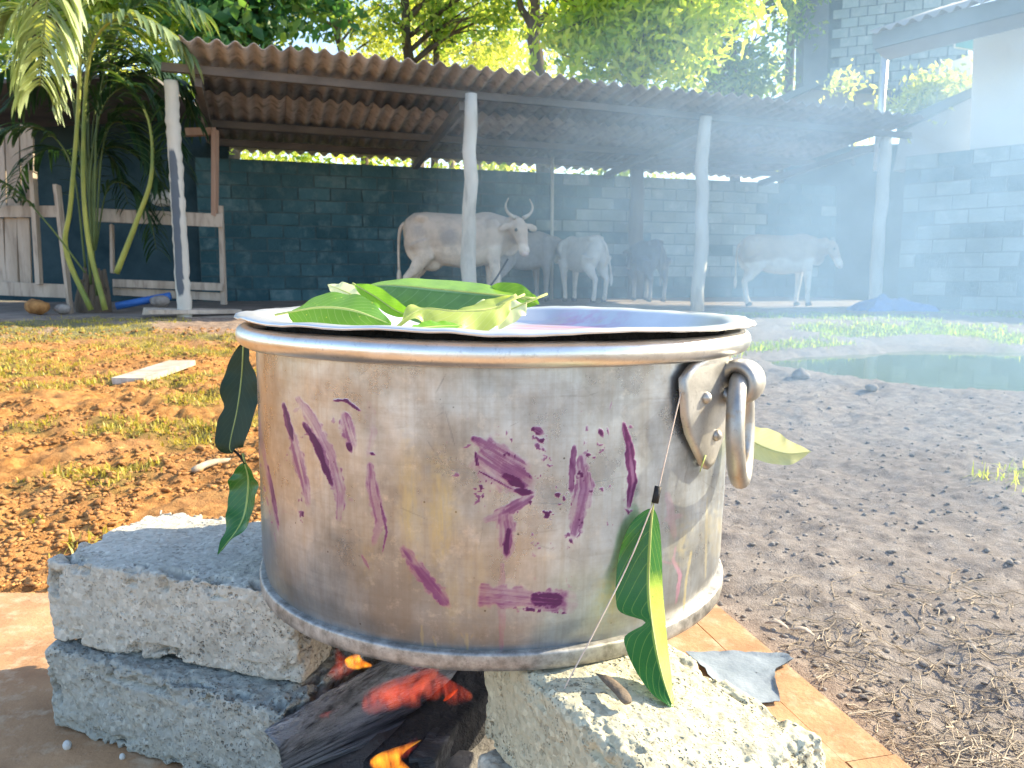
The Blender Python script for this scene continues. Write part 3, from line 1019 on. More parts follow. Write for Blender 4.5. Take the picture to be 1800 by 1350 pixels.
def cow(loc, heading, scale, mat, label, yaw=0.0, drop=.25, horns=True, thin=1.0, legshift=(0, 0, 0, 0), tail_side=0.0, udder=False, name='cow', girth=1.0, lift=.03):
    """animal facing +X before turning; yaw turns the head to its right when positive"""
    root = empty(name, loc, heading)
    root.scale = (scale,) * 3
    b = MB()
    secs = [(-.70, 1.02, .05, .06), (-.665, 1.00, .15, .16), (-.56, .985, .225, .255), (-.40, .955, .25, .30), (-.18, .905, .275, .335),
            (.05, .885, .285, .345), (.26, .895, .265, .335), (.42, .925, .235, .32), (.56, .955, .185, .265), (.68, .98, .12, .17)]
    n = 22
    vv = []
    for x, z, hw, hh in secs:
        hw *= thin * girth
        for k in range(n):
            a = 2 * math.pi * k / n
            y = hw * math.copysign(abs(math.cos(a)) ** .9, math.cos(a))
            zz = hh * math.sin(a)
            if math.sin(a) > 0: y *= 1 - .25 * math.sin(a) ** 3
            vv.append((x, y, z + zz))
    ff = [(i * n + k, i * n + (k + 1) % n, (i + 1) * n + (k + 1) % n, (i + 1) * n + k) for i in range(len(secs) - 1) for k in range(n)]
    ff += [tuple(range(n))[::-1], tuple((len(secs) - 1) * n + k for k in range(n))]
    b.add(vv, ff)
    b.ellipsoid((.36, 0, 1.185), (.19, .075, .075))                     # withers
    for sy in (-1, 1):
        b.ellipsoid((-.46, sy * .185 * thin, 1.165), (.09, .05, .055))   # hip bones
        b.ellipsoid((.44, sy * .17 * thin, .93), (.15, .085, .25))        # shoulder blade
        b.ellipsoid((-.52, sy * .165 * thin, .86), (.17, .095, .25))      # thigh
    hoofs = []
    for k, sy in enumerate((-1, 1)):
        dx = legshift[k]
        ft = Vector((.46 + dx, sy * .135, .03))
        b.tube([(.44, sy * .15, .80), (.44 + dx * .4, sy * .15, .60), (.45 + dx * .6, sy * .14, .40), (.45 + dx * .8, sy * .135, .24), (.45 + dx, sy * .135, .10), ft],
               [.11, .075, .056, .042, .044, .05], 10)
        hoofs.append(ft)
    for k, sy in enumerate((-1, 1)):
        dx = legshift[2 + k]
        ft = Vector((-.56 + dx, sy * .15, .03))
        b.tube([(-.50, sy * .16, .86), (-.43 + dx * .2, sy * .165, .68), (-.56 + dx * .5, sy * .155, .50), (-.645 + dx * .8, sy * .15, .42), (-.62 + dx, sy * .15, .26), (-.60 + dx, sy * .15, .11), ft],
               [.17, .125, .075, .056, .042, .044, .05], 10)
        hoofs.append(ft)
    hd = Vector((math.cos(yaw), -math.sin(yaw), 0))
    poll = Vector((.70, 0, 1.0 + lift)) + hd * .17 + Vector((0, 0, .06))
    fwd = (hd * math.cos(drop * 3.1) + Vector((0, 0, -1)) * math.sin(drop * 3.1)).normalized()
    b.tube([(.46, 0, 1.0), (.60, 0, 1.0 + lift * .4), Vector((.68, 0, 1.0 + lift * .8)) + hd * .06, poll - fwd * .02], [.235, .20, .155, .11], 14)
    b.tube([poll - fwd * .03, poll + fwd * .08, poll + fwd * .20, poll + fwd * .33, poll + fwd * .42, poll + fwd * .46], [.075, .105, .09, .066, .072, .045], 14)
    side = Vector((hd.y, -hd.x, 0)) * -1
    up = side.cross(fwd)
    if up.z < 0: up = -up
    for s_ in (-1, 1):
        q = poll + fwd * .04 + side * (s_ * .09)
        e = q + side * (s_ * .17) - Vector((0, 0, .05))
        rot = (e - q).to_track_quat('X', 'Z').to_matrix()
        b.ellipsoid((q + e) / 2, (.11, .022, .055), rot)
        b.ellipsoid(poll + fwd * .14 + side * (s_ * .065) + up * .055, (.035, .03, .03))
    b.ellipsoid((.66, 0, .86), (.14, .03, .17))                           # dewlap
    b.ellipsoid(Vector((.72, 0, .98)) + hd * .06, (.10, .032, .12))
    if udder: b.ellipsoid((-.34, 0, .60), (.14, .11, .10))
    tmp = b.mesh('body', mat)
    ob = bpy.data.objects.new('tmp_body', tmp)
    COL.objects.link(ob)
    rm = ob.modifiers.new('r', 'REMESH'); rm.mode = 'VOXEL'; rm.voxel_size = .019; rm.use_smooth_shade = True
    sm = ob.modifiers.new('s', 'SMOOTH'); sm.factor = .5; sm.iterations = 6
    dg = bpy.context.evaluated_depsgraph_get()
    me = bpy.data.meshes.new_from_object(ob.evaluated_get(dg), depsgraph=dg)
    bpy.data.objects.remove(ob)
    me.name = 'body'
    me.materials.clear(); me.materials.append(mat)
    me.polygons.foreach_set('use_smooth', [True] * len(me.polygons))
    body = link('body', me, root)
    for ft in hoofs:
        h = MB(); h.tube([ft + Vector((.0, 0, .035)), ft + Vector((.015, 0, -.028))], [.047, .056], 10); h.build('hoof', M['hoof'], root, True)
    for s_ in (-1, 1):
        e = MB(); e.ellipsoid(poll + fwd * .145 + side * (s_ * .082) + up * .058, (.022, .022, .022), None, 8, 6); e.build('eye', M['eye'], root, True)
        if horns:
            h0 = poll + side * (s_ * .055) + up * .05 - fwd * .03
            h = MB(); h.tube(spline([h0, h0 + side * (s_ * .10) + Vector((0, 0, .06)), h0 + side * (s_ * .135) + Vector((0, 0, .15)), h0 + side * (s_ * .09) + Vector((0, 0, .245))], 9),
                             np.linspace(.027, .006, 9), 8); h.build('horn', M['horn'], root, True)
    t = MB()
    t.tube(spline([(-.67, 0, 1.10), (-.735, tail_side * .3, 1.03), (-.76, tail_side * .6, .80), (-.76, tail_side, .52)], 10), [.04, .034, .028, .024, .021, .019, .017, .016, .016, .015], 8)
    t.ellipsoid((-.76, tail_side, .42), (.03, .03, .12), None, 8, 6)
    t.build('tail', mat, root, True)
    nb = MB(); nb.ellipsoid(poll + fwd * .445, (.052, .052, .042), None, 10, 7)
    nb.build('muzzle', M['muzzle'], root, True)
    return tag(root, label, 'cow')


M['muzzle'] = rough_mat('muzzle', (.42, .33, .30), (.56, .46, .42), 14, .6, .2)
CO = {'cream': coat('cream_coat', (.68, .58, .47), (.13, .15, .17), (.50, .40, .31), 1.0, None, [(-.12, -.30, .93, .17), (-.50, -.22, 1.0, .12), (.40, -.2, 1.12, .12)]),
      'tan': coat('tan_coat', (.74, .66, .54), (.34, .30, .26), (.42, .30, .19), .2),
      'pale': coat('pale_coat', (.66, .62, .55), (.4, .4, .4), (.66, .62, .55), .0),
      'dark': coat('dark_coat', (.10, .085, .075), (.07, .06, .05), (.09, .075, .065), .0, (.34, .33, .31)),
      'grey': coat('grey_coat', (.42, .40, .38), (.3, .28, .26), (.38, .35, .32), .2)}


def cow_at(px, d, z, heading, H, *a, **k):
    p = P(px, 500, d); p.z = z
    return cow(p, heading, H / 1.27, *a, **k)


hu = math.atan2(U.y, U.x)
c1 = cow_at(806, 9.95, .225, hu - .22, 1.26, CO['cream'], 'big cream horned cow with a dark flank patch, head turned to the camera', yaw=1.22, drop=.36, lift=.06, legshift=(.05, -.04, -.02, .10), udder=True)
c2 = cow_at(918, 12.1, .285, hu + .35, 1.10, CO['grey'], 'small grey cow half hidden behind the horned cow\'s head', yaw=-.3, drop=.2, horns=False, girth=.85)
c3 = cow_at(1022, 12.0, .285, hu + 1.75, 1.02, CO['pale'], 'whitish calf seen from behind with its tail swung right', yaw=.3, drop=.25, horns=False, thin=.60, legshift=(.0, -.08, .02, -.06), tail_side=-.16, name='calf')
c4 = cow_at(1138, 12.2, .29, hu + 1.42, .96, CO['dark'], 'dark brown calf seen from behind between the whitish calf and a post', yaw=-.2, drop=.35, horns=False, thin=.58, name='calf')
c5 = cow_at(1368, 11.35, .24, hu - .33, 1.05, CO['tan'], 'tan and white cow standing alone between the two right posts', yaw=.75, drop=.36, horns=False, legshift=(.03, -.08, .0, .1))
for c_ in (c1, c2, c3, c4, c5): c_['group'] = 'cattle in the shed'
b = MB(); p0 = c1.matrix_basis @ Vector((.72, -.1, .72)); 
b.tube(spline([P(826, 505, 9.3), P(850, 512, 9.5), P(870, 492, 9.6), P(893, 455, 9.6)], 14), .012, 6)
tag(b.build('tether_rope', M['rope'], None, True), 'dark tether rope from the post to the horned cow\'s neck', 'rope')

# ------------------------------------------------------------------ houses on the right
def prism(poly_px, d_front, thick, mat, name, parent, dirv=None):
    """solid whose front outline is given in photo pixels with a distance each; thickness goes away from the camera"""
    b = MB()
    f = [P(x, y, d) for (x, y), d in zip(poly_px, d_front)]
    off = Vector(dirv or (.5, .85, 0)).normalized() * thick
    k = [p + off for p in f]
    n = len(f)
    b.add([list(p) for p in f + k], [tuple(range(n)), tuple(range(n, 2 * n))[::-1]] + [(i, i + n, (i + 1) % n + n, (i + 1) % n) for i in range(n)])
    return under(parent, b.build(name, mat))


house = empty('white_house', P(1760, 400, 11.6))
house_dir = (.75, .66, 0)
prism([(1712, 20), (1704, 290), (1930, 262), (1940, -60)], (11.3, 11.3, 10.0, 10.0), .25, M['white_wall'], 'wall', house, house_dir)
prism([(1600, 135), (1600, 205), (1708, 205), (1708, 95)], (13.0, 13.0, 12.6, 12.6), .2, M['white_wall'], 'wall', house, house_dir)
wdw = prism([(1676, 62), (1676, 84), (1717, 90), (1720, 52)], (12.3, 12.3, 12.0, 12.0), .06, M['white_wall'], 'window', house, house_dir)
gl = MB(); q4 = [P(1680, 64, 12.26), P(1680, 82, 12.26), P(1713, 87, 12.0), P(1714, 56, 12.0)]
gl.add([list(v_) for v_ in q4] + [list(v_ + Vector((.02, .02, 0))) for v_ in q4], [(0, 1, 2, 3), (7, 6, 5, 4), (0, 4, 5, 1), (1, 5, 6, 2), (2, 6, 7, 3), (3, 7, 4, 0)])
go = gl.build('pane', M['glass'])
go.parent = wdw
go.matrix_parent_inverse = Matrix.Translation(house.location).inverted() @ Matrix.Identity(4)
go.matrix_parent_inverse = (wdw.matrix_parent_inverse.copy()).inverted() @ Matrix.Translation((0, 0, 0)) if False else Matrix.Identity(4)
prism([(1532, 60), (1535, 86), (1830, 12), (1830, -22)], (10.6, 10.6, 9.1, 9.1), .06, M['fascia'], 'fascia', house, house_dir)
prism([(1536, 86), (1560, 106), (1830, 40), (1830, 13)], (10.62, 11.5, 10.0, 9.12), .04, M['grey_wall'], 'soffit', house, (0, 0, 1))
e_far, e_near = P(1528, 62, 10.55), P(1860, -34, 8.9)
ev = (e_near - e_far); ln = ev.length
hs = corrugated(2.2, 1.08, .18, .03).mesh('roof_sheet', M['sheet_grey'], True)
bx = ev.normalized()
for k in range(int(ln / 1.06) + 1):
    a = e_far + bx * (k * 1.06)
    by = Vector((.72, .60, .33)); by = (by - bx * by.dot(bx)).normalized(); bz = bx.cross(by)
    o = link('roof_sheet', hs)
    mw = Matrix.Translation(a + Vector((0, 0, .02))) @ Matrix((bx, by, bz)).transposed().to_4x4()
    o.parent = house
    o.matrix_parent_inverse = Matrix.Translation(house.location).inverted()
    o.matrix_basis = mw
tag(house, 'white walled house with a dark fascia under a corrugated roof at top right', 'house')

outb = empty('outbuilding', P(1650, 250, 12.6))
prism([(1585, 225), (1570, 300), (1706, 285), (1714, 160)], (12.6, 12.6, 11.9, 11.9), .3, M['grey_wall'], 'wall', outb, house_dir)
prism([(1575, 232), (1580, 210), (1716, 150), (1716, 166)], (12.55, 12.55, 11.85, 11.85), .5, M['fascia'], 'roof', outb, house_dir)
prism([(1330, 190), (1440, 145), (1560, 155), (1560, 210), (1330, 225)], (14.2, 14.2, 13.8, 13.8, 14.2), .35, M['grey_wall'], 'wall', outb, (0, 1, 0))
prism([(1316, 192), (1438, 140), (1575, 150), (1575, 160), (1440, 150), (1322, 203)], (13.9, 13.9, 13.5, 13.5, 13.9, 13.9), .8, M['fascia'], 'roof', outb, (0, 1, 0))
prism([(1380, 262), (1380, 545), (1640, 545), (1640, 250)], (15.6, 15.6, 14.0, 14.0), .3, M['render_dark'], 'wall', outb, (.2, 1, 0))  # dark wall added to cover the bright gap past the shed wall
tag(outb, 'low grey plastered outbuilding with dark sloping roofs behind the shed\'s right end', 'building')

tower = empty('block_building', P(1500, 100, 16))
prism([(1456, -80), (1452, 170), (1700, 170), (1705, -80)], (16.5, 16.5, 15.5, 15.5), 1.2, M['mortar'], 'wall', tower, (.2, 1, 0))
bb = MB(); bb.box((0, 0, 0), (.30, .05, .17), None); bmesh_ = bb.mesh('brick', M['brick_pale'])
ta, tb = P(1456, 170, 16.42), P(1702, 170, 15.45)
tdir = Vector((tb.x - ta.x, tb.y - ta.y, 0)); tl = tdir.length; tdir.normalize()
for r in range(17):
    x = (.16 if r % 2 else 0)
    while x < min(tl - .3, 2.9):
        o = link('brick', bmesh_)
        pt = ta + tdir * (x + .16); pt.z = ta.z + .1 + r * .185
        o.parent = tower
        o.matrix_parent_inverse = Matrix.Translation(tower.location).inverted()
        o.location = pt + Vector((0, random.uniform(-.006, .006), 0))
        o.rotation_euler = (0, 0, math.atan2(tdir.y, tdir.x))
        x += .325
pl = MB(); pl.bar(P(1425, 200, 16.7), P(1430, -90, 16.7), .45, .5, up=(1, 0, 0)); wpart(tower, 'column', pl, M['fascia'])
tag(tower, 'tall unplastered block building with a dark column behind the house roof', 'building')

b = MB(); b.tube([P(1541, 300, 11.75), P(1556, 96, 11.75)], .055, 10)
tp = b.build('metal_pole', M['pole'], None, True)
cp = MB(); cp.tube([P(1556, 99, 11.75), P(1556.5, 92, 11.75)], .066, 10); cp.build('cap', M['pole'], tp, True)
tag(tp, 'slim galvanised metal pole rising above the last shed post', 'pole')

# ------------------------------------------------------------------ trees
def leaf_cloud(name, centers, radii, n, size, mat, parent=None, flat=.75, up_bias=.5, hollow=.5, tint_shift=0.0, cl=4, elong=2.2, gap=.50):
    """many folded leaf faces in small sprays; each leaf is two triangles"""
    centers = np.asarray(centers, float); radii = np.asarray(radii, float)
    wgt = radii ** 2; wgt /= wgt.sum()
    ns = n // cl
    idx = rng.choice(len(centers), ns, p=wgt)
    d = rng.normal(size=(ns, 3)); d /= np.linalg.norm(d, axis=1)[:, None]
    r = radii[idx] * (hollow + (1 - hollow) * rng.random(ns)) * rng.uniform(.7, 1.12, ns)
    c = centers[idx] + d * r[:, None] * np.array([1, 1, flat])
    keep = fbm(c * 1.5, 3, 77) > gap
    c = c[keep]
    c = np.repeat(c, cl, 0) + rng.normal(0, size * 1.1, (len(c) * cl, 3))
    m = len(c)
    ax = rng.normal(size=(m, 3)); ax[:, 2] -= .35; ax /= np.linalg.norm(ax, axis=1)[:, None]
    nr = rng.normal(size=(m, 3)); nr[:, 2] += up_bias; 
    la = np.cross(ax, nr); la /= np.linalg.norm(la, axis=1)[:, None] + 1e-9
    nn = np.cross(la, ax)
    L = size * rng.uniform(.6, 1.35, m)[:, None]
    W = L / elong
    v = np.stack([c - ax * L * .5, c + la * W * .5 + nn * W * .14, c + ax * L * .5 - nn * W * .1, c - la * W * .5 + nn * W * .14], 1).reshape(-1, 3)
    q = np.arange(m * 4).reshape(m, 4)
    tri = np.concatenate([q[:, [0, 1, 2]], q[:, [0, 2, 3]]])
    t = np.clip(rng.normal(.5 + tint_shift, .24, m), 0, 1)
    me = np_mesh(name, v, tri, mat, False, {'tint': np.repeat(t, 4)})
    o = link(name, me)
    if parent is not None: under(parent, o)
    return o


def tree(name, base, blobs, n, size, mat, label, trunks, bark='bark', cat='tree', limbs=True, **kw):
    """blobs: list of (point, radius); trunks: list of (points, r0, r1)"""
    root = empty(name, base)
    b = MB()
    for pts, r0, r1 in trunks:
        sp = spline(pts, 12)
        sp = [p + Vector((random.gauss(0, r0 * .12), random.gauss(0, r0 * .12), 0)) for p in sp]
        b.tube(sp, np.linspace(r0, r1, 12), 9)
    if limbs:
        main = spline(trunks[0][0], 20)
        for c, r in blobs:
            c = Vector(c)
            st = min(main[6:], key=lambda p: (p - c).length + .6 * abs(p.z - (c.z - r)))
            mid = st.lerp(c, .5) + Vector((random.gauss(0, .12), random.gauss(0, .12), .15))
            r0 = trunks[0][2] * .7
            b.tube(spline([st, mid, c], 8), np.linspace(r0, r0 * .22, 8), 6)
            for _ in range(3):
                e = c + Vector((random.gauss(0, 1), random.gauss(0, 1), random.gauss(.2, .6))).normalized() * r * .8
                b.tube([mid, mid.lerp(e, .5) + Vector((0, 0, .06)), e], [r0 * .4, r0 * .25, .008], 5)
    wpart(root, 'trunk', b, M[bark], True)
    leaf_cloud('crown', [list(c) for c, r in blobs], [r for c, r in blobs], n, size, M[mat], root, **kw)
    return tag(root, label, cat, 'trees behind the cow shed')


def at_ground(px, d):
    p = P(px, 500, d); p.z = .15
    return p


def blob_field(px0, px1, py0, py1, d, n, r0, r1, dd=1.0):
    return [(P(random.uniform(px0, px1), random.uniform(py0, py1), d + random.uniform(-dd, dd)), random.uniform(r0, r1)) for _ in range(n)]


# dark broad-leaved tree, left
bs = at_ground(400, 15)
tree('broadleaf_tree', bs, blob_field(330, 560, -200, 50, 15, 13, .7, 1.2), 12000, .26, 'crown_dark', 'dark green broad-leaved tree above the roof corner beside the palm',
     [([bs, P(410, 250, 15), P(430, 60, 15), P(440, -120, 15)], .19, .07)], elong=1.7)
# far left tree behind palm
bs = at_ground(40, 16)
tree('shade_tree', bs, blob_field(-200, 340, -140, 110, 16, 18, .8, 1.3), 15000, .2, 'crown_mid', 'mid green tree standing behind the palm at top left',
     [([bs, P(40, 200, 16), P(70, -60, 16)], .2, .08)])
# yellow-green feathery tree
bs = at_ground(620, 19)
tree('feathery_tree', bs, blob_field(500, 740, -120, 130, 19, 20, .6, 1.1), 17000, .12, 'crown_yellow', 'feathery yellow-green tree over the middle of the roof\'s left half',
     [([bs, P(640, 250, 19), P(590, 60, 19), P(540, -120, 19)], .12, .05)], hollow=.2)
# slender trunks with thin foliage
bs = at_ground(725, 17)
tree('slender_tree', bs, blob_field(670, 900, -160, 80, 17, 12, .5, .9), 8000, .15, 'crown_mid', 'slender dark-trunked tree with thin foliage and sky gaps above the second post',
     [([bs, P(735, 250, 17), P(718, 100, 17), P(705, -60, 17)], .17, .08), ([at_ground(760, 17.4), P(765, 250, 17.4), P(768, 60, 17.4), P(775, -100, 17.4)], .10, .05)], hollow=.2)
bs = at_ground(800, 20)
tree('slender_tree', bs, blob_field(730, 980, -60, 150, 20, 16, .5, .9), 9000, .14, 'crown_yellow', 'pale-stemmed thin tree behind the second post, leaves low over the roof',
     [([bs, P(790, 250, 20), P(752, 120, 20), P(740, -60, 20)], .10, .05), ([at_ground(850, 20), P(842, 250, 20), P(830, -60, 20)], .08, .04)], bark='bark_pale', hollow=.2)
# trunk with a fork at 940
bs = at_ground(960, 15.5)
tree('forked_tree', bs, blob_field(860, 1100, -300, -10, 15.5, 9, .6, 1.1), 7000, .17, 'crown_mid', 'tree with a dark forked trunk rising behind the roof beside the lime-green crown',
     [([bs, P(955, 250, 15.5), P(945, 110, 15.5), P(938, 30, 15.5), P(950, -120, 15.5)], .17, .10), ([P(941, 60, 15.5), P(915, 10, 15.6), P(880, -70, 15.8)], .08, .05)])
# bright lime mango tree
bs = at_ground(1120, 13.5)
tree('mango_tree', bs, blob_field(985, 1205, 5, 130, 13.5, 15, .45, .75, .7) + blob_field(1000, 1300, -200, 20, 13.8, 7, .6, .9), 12000, .19, 'crown_lime', 'sunlit lime-green mango tree with big leaf clusters over the third post',
     [([bs, P(1120, 300, 13.5), P(1110, 150, 13.5), P(1090, -20, 13.5)], .15, .06)], elong=2.6, cl=6)
# darker mass to the right
bs = at_ground(1290, 16.5)
tree('leafy_tree', bs, blob_field(1215, 1440, -40, 175, 16.5, 14, .6, 1.0), 11000, .17, 'crown_mid', 'blue-green leafy tree between the mango tree and the block building',
     [([bs, P(1292, 250, 16.5), P(1288, 80, 16.5), P(1290, -90, 16.5)], .13, .06)], tint_shift=-.2)
bs = at_ground(1370, 18)
tree('tall_tree', bs, blob_field(1240, 1430, -330, -30, 18, 8, .7, 1.1), 7000, .17, 'crown_mid', 'tall tree with a bare bough under the sky patch left of the block building',
     [([bs, P(1380, 250, 18), P(1392, 50, 18), P(1400, -150, 18)], .14, .07), ([P(1392, 20, 18), P(1330, 25, 17.8), P(1270, 50, 17.6)], .05, .02)])
# far green behind everything
far = [(P(random.uniform(-500, 2200), random.uniform(40, 330), 30 + random.uniform(-2, 2)), random.uniform(1.3, 2.4)) for _ in range(64)]
tag(leaf_cloud('far_foliage', [list(c) for c, r in far], [r for c, r in far], 36000, .30, M['crown_yellow'], None, hollow=.3), 'sunlit green woodland far behind the shed roof', 'woodland', None, 'stuff')
# hedge behind the wall that shows under the eaves
hd_ = [(S(s_, 5.2 + random.uniform(-.3, .3), random.uniform(1.2, 3.0)), .65) for s_ in np.linspace(-.5, 7.5, 16)]
hr = empty('hedge', S(3, 5.2, .15))
leaf_cloud('foliage', [list(c) for c, r in hd_], [r for c, r in hd_], 5000, .15, M['crown_lime'], hr)
b = MB()
for s_ in np.linspace(0, 7, 8): b.tube([S(s_, 5.2, .1), S(s_ + .1, 5.2, 1.6)], [.04, .02], 6)
wpart(hr, 'stem', b, M['bark'], True)
tag(hr, 'sunlit hedge behind the shed wall, seen through the gaps under the eaves', 'hedge')
# bush on the lower roofs at right
br = empty('flowering_bush', P(1540, 210, 12.9))
bl = blob_field(1470, 1545, 115, 160, 12.9, 7, .26, .4, .2) + blob_field(1545, 1690, 145, 190, 12.6, 10, .24, .36, .2) + blob_field(1540, 1640, 180, 215, 12.8, 5, .3, .4, .2)
leaf_cloud('foliage', [list(c) for c, r in bl], [r for c, r in bl], 3800, .13, M['crown_yellow'], br, hollow=.2)
b = MB()
for px_ in (1500, 1560, 1620, 1670): b.tube([P(px_, 290, 12.9), P(px_ - 4, 220, 12.85), P(px_ + 5, 165, 12.75)], [.03, .02, .01], 6)
wpart(br, 'stem', b, M['bark'], True)
tag(br, 'yellow-green bush growing over the outbuilding around the metal pole', 'bush')

# ------------------------------------------------------------------ palm
palm = empty('palm', G(165, 556, .19))
FR = [  # pixel path with distance, leaflet start, leaflet length, tint with each frond's sun and shade put in, number of leaflet pairs, stalk radius
    ([(160, 545, 8.3), (116, 440, 8.2), (125, 350, 8.1), (140, 120, 7.9), (124, -60, 7.6), (92, -30, 7.2), (76, 60, 7.0), (70, 150, 7.0)], .62, .72, 1.0, 38, .032),
    ([(185, 545, 8.3), (155, 420, 8.25), (146, 280, 8.2), (160, 90, 8.0), (215, 30, 7.9), (285, 50, 7.9), (330, 95, 7.95)], .46, .52, .68, 34, .032),
    ([(205, 480, 8.3), (240, 390, 8.25), (266, 310, 8.2), (262, 215, 8.2), (225, 150, 8.2), (180, 110, 8.3)], .42, .48, .22, 26, .034),
    ([(170, 520, 8.35), (158, 330, 8.4), (180, 190, 8.4), (235, 150, 8.4), (282, 190, 8.45), (298, 250, 8.5)], .36, .50, .06, 34, .022),
    ([(160, 500, 8.3), (140, 260, 8.2), (105, 80, 8.1), (40, 20, 8.0), (-40, 40, 7.9)], .42, .60, .75, 32, .024),
    ([(150, 480, 8.2), (85, 395, 8.0), (20, 330, 7.9), (-70, 290, 7.8)], .45, .34, .25, 14, .018),
    ([(165, 460, 8.5), (165, 300, 8.55), (200, 215, 8.6), (250, 250, 8.6), (280, 320, 8.6)], .30, .52, .03, 34, .020),
    ([(150, 470, 8.4), (128, 300, 8.4), (80, 230, 8.3), (10, 230, 8.2), (-60, 262, 8.1)], .40, .42, .2, 24, .020),
    ([(165, 440, 8.35), (172, 200, 8.4), (205, 60, 8.4), (270, -10, 8.4), (350, 20, 8.4)], .42, .55, .45, 34, .022),
    ([(160, 420, 8.5), (150, 200, 8.5), (180, 100, 8.5), (240, 90, 8.6), (300, 140, 8.7)], .35, .55, .12, 34, .020),
    ([(165, 420, 8.6), (150, 260, 8.6), (120, 160, 8.6), (70, 150, 8.6), (20, 190, 8.6)], .32, .52, .12, 30, .020),
    ([(165, 420, 8.7), (175, 280, 8.7), (215, 260, 8.8), (262, 300, 8.9), (290, 380, 8.9)], .25, .45, .02, 28, .018),
    ([(160, 440, 8.6), (140, 300, 8.6), (95, 260, 8.7), (45, 290, 8.7), (20, 350, 8.8)], .22, .45, .03, 28, .018),
    ([(168, 440, 8.7), (190, 330, 8.7), (230, 330, 8.8), (262, 380, 8.8), (275, 440, 8.9)], .15, .38, .02, 26, .016),
    ([(160, 430, 8.7), (150, 330, 8.8), (175, 270, 8.8), (205, 290, 8.9), (225, 360, 8.9)], .15, .42, .02, 28, .016),
    ([(160, 430, 8.7), (165, 210, 8.7), (200, 130, 8.7), (262, 110, 8.8), (330, 150, 8.9)], .28, .55, .18, 32, .02),
    ([(160, 430, 8.7), (150, 180, 8.7), (120, 90, 8.7), (60, 90, 8.7), (0, 130, 8.7)], .28, .55, .22, 32, .02),
    ([(168, 430, 8.6), (185, 240, 8.6), (240, 190, 8.7), (300, 230, 8.8), (320, 300, 8.9)], .28, .5, .05, 30, .02),
    ([(160, 430, 8.7), (180, 180, 8.7), (250, 130, 8.8), (315, 150, 8.9), (345, 215, 9.0)], .28, .55, .08, 32, .02),
    ([(160, 430, 8.6), (150, 100, 8.6), (110, -30, 8.6), (20, -70, 8.5)], .45, .6, .55, 28, .022),
]
n_leaflets = 0
for path, st, ll, tn, npair, pw in FR:
    pts = spline([P(q_[0], q_[1], q_[2] + .45) for q_ in path], 40)
    b = MB(); b.tube(pts, np.linspace(pw if pw > .03 else pw * .62, .004, 40), 7)
    fr = wpart(palm, 'frond', b, M['petiole'] if pw > .03 else M['petiole_dark'], True)
    spare_v, spare_q, spare_t, cnt = [], [], [], 0
    for k in range(npair):
        f = st + (1 - st) * (k + .5) / npair
        i = f * 39; i0 = min(int(i), 38)
        p = pts[i0].lerp(pts[i0 + 1], i - i0)
        t = (pts[i0 + 1] - pts[i0]).normalized()
        sd = t.cross(Vector((0, 0, 1)))
        if sd.length < .3: sd = t.cross(Vector((0, -1, .2)))
        sd.normalize()
        g = (k + .5) / npair
        ln_ = ll * (1.0 - .55 * abs(g - .35) ** 1.0) * random.uniform(.85, 1.1)
        for s_ in (-1, 1):
            d0 = (sd * s_ * .8 + t * .75 + Vector((random.gauss(0, .1), random.gauss(0, .1), random.gauss(.1, .1)))).normalized()
            vv = []
            pp = p.copy()
            dcur = d0.copy()
            nw = 7
            for j in range(nw):
                u_ = j / (nw - 1)
                wd = (.015 + .012 * tn) * (math.sin(math.pi * min(1, .12 + u_ * .88)) ** .6 + .02)
                l_ = dcur.cross(Vector((0, 0, 1)))
                if l_.length < .2: l_ = dcur.cross(t)
                l_.normalize()
                nrm = l_.cross(dcur)
                vv += [pp - l_ * wd + nrm * wd * .4, pp, pp + l_ * wd + nrm * wd * .4]
                pp = pp + dcur * (ln_ / (nw - 1))
                dcur = (dcur + Vector((0, 0, -.20 - .14 * tn))).normalized()
            qq = []
            for j in range(nw - 1):
                a = j * 3
                qq += [(a, a + 1, a + 4, a + 3), (a + 1, a + 2, a + 5, a + 4)]
            tt = np.clip(np.full(nw * 3, tn + random.gauss(0, .12)), 0, 1)
            if n_leaflets < 292:
                me = np_mesh('leaflet', np.array([list(x) for x in vv]), np.array(qq), M['palm'], True, {'tint': tt})
                o = link('leaflet', me)
                o.parent = fr; o.matrix_parent_inverse = Matrix.Identity(4)
                n_leaflets += 1
            else:
                spare_v.append(np.array([list(x) for x in vv])); spare_q.append(np.array(qq) + cnt); spare_t.append(tt); cnt += nw * 3
    if spare_v:
        me = np_mesh('leaflets', np.vstack(spare_v), np.vstack(spare_q), M['palm'], True, {'tint': np.concatenate(spare_t)})
        o = link('leaflets', me); o.parent = fr; o.matrix_parent_inverse = Matrix.Identity(4); o['kind'] = 'stuff'
b = MB(); gp = G(165, 556, .19)
for k in range(16):
    a_ = 2 * math.pi * k / 16 + random.uniform(-.2, .2)
    o_ = Vector((math.cos(a_), math.sin(a_) * .8, 0))
    b.tube(spline([gp + o_ * .13 - Vector((0, 0, .05)), gp + o_ * random.uniform(.13, .19) + Vector((0, 0, .16)), gp + o_ * random.uniform(.08, .20) + Vector((.03, 0, random.uniform(.30, .62)))], 7),
           np.linspace(random.uniform(.06, .085), .018, 7), 8)
wpart(palm, 'trunk', b, M['bark'], True)
tag(palm, 'young palm with yellow stalks and drooping fronds at the left of the shed', 'palm')

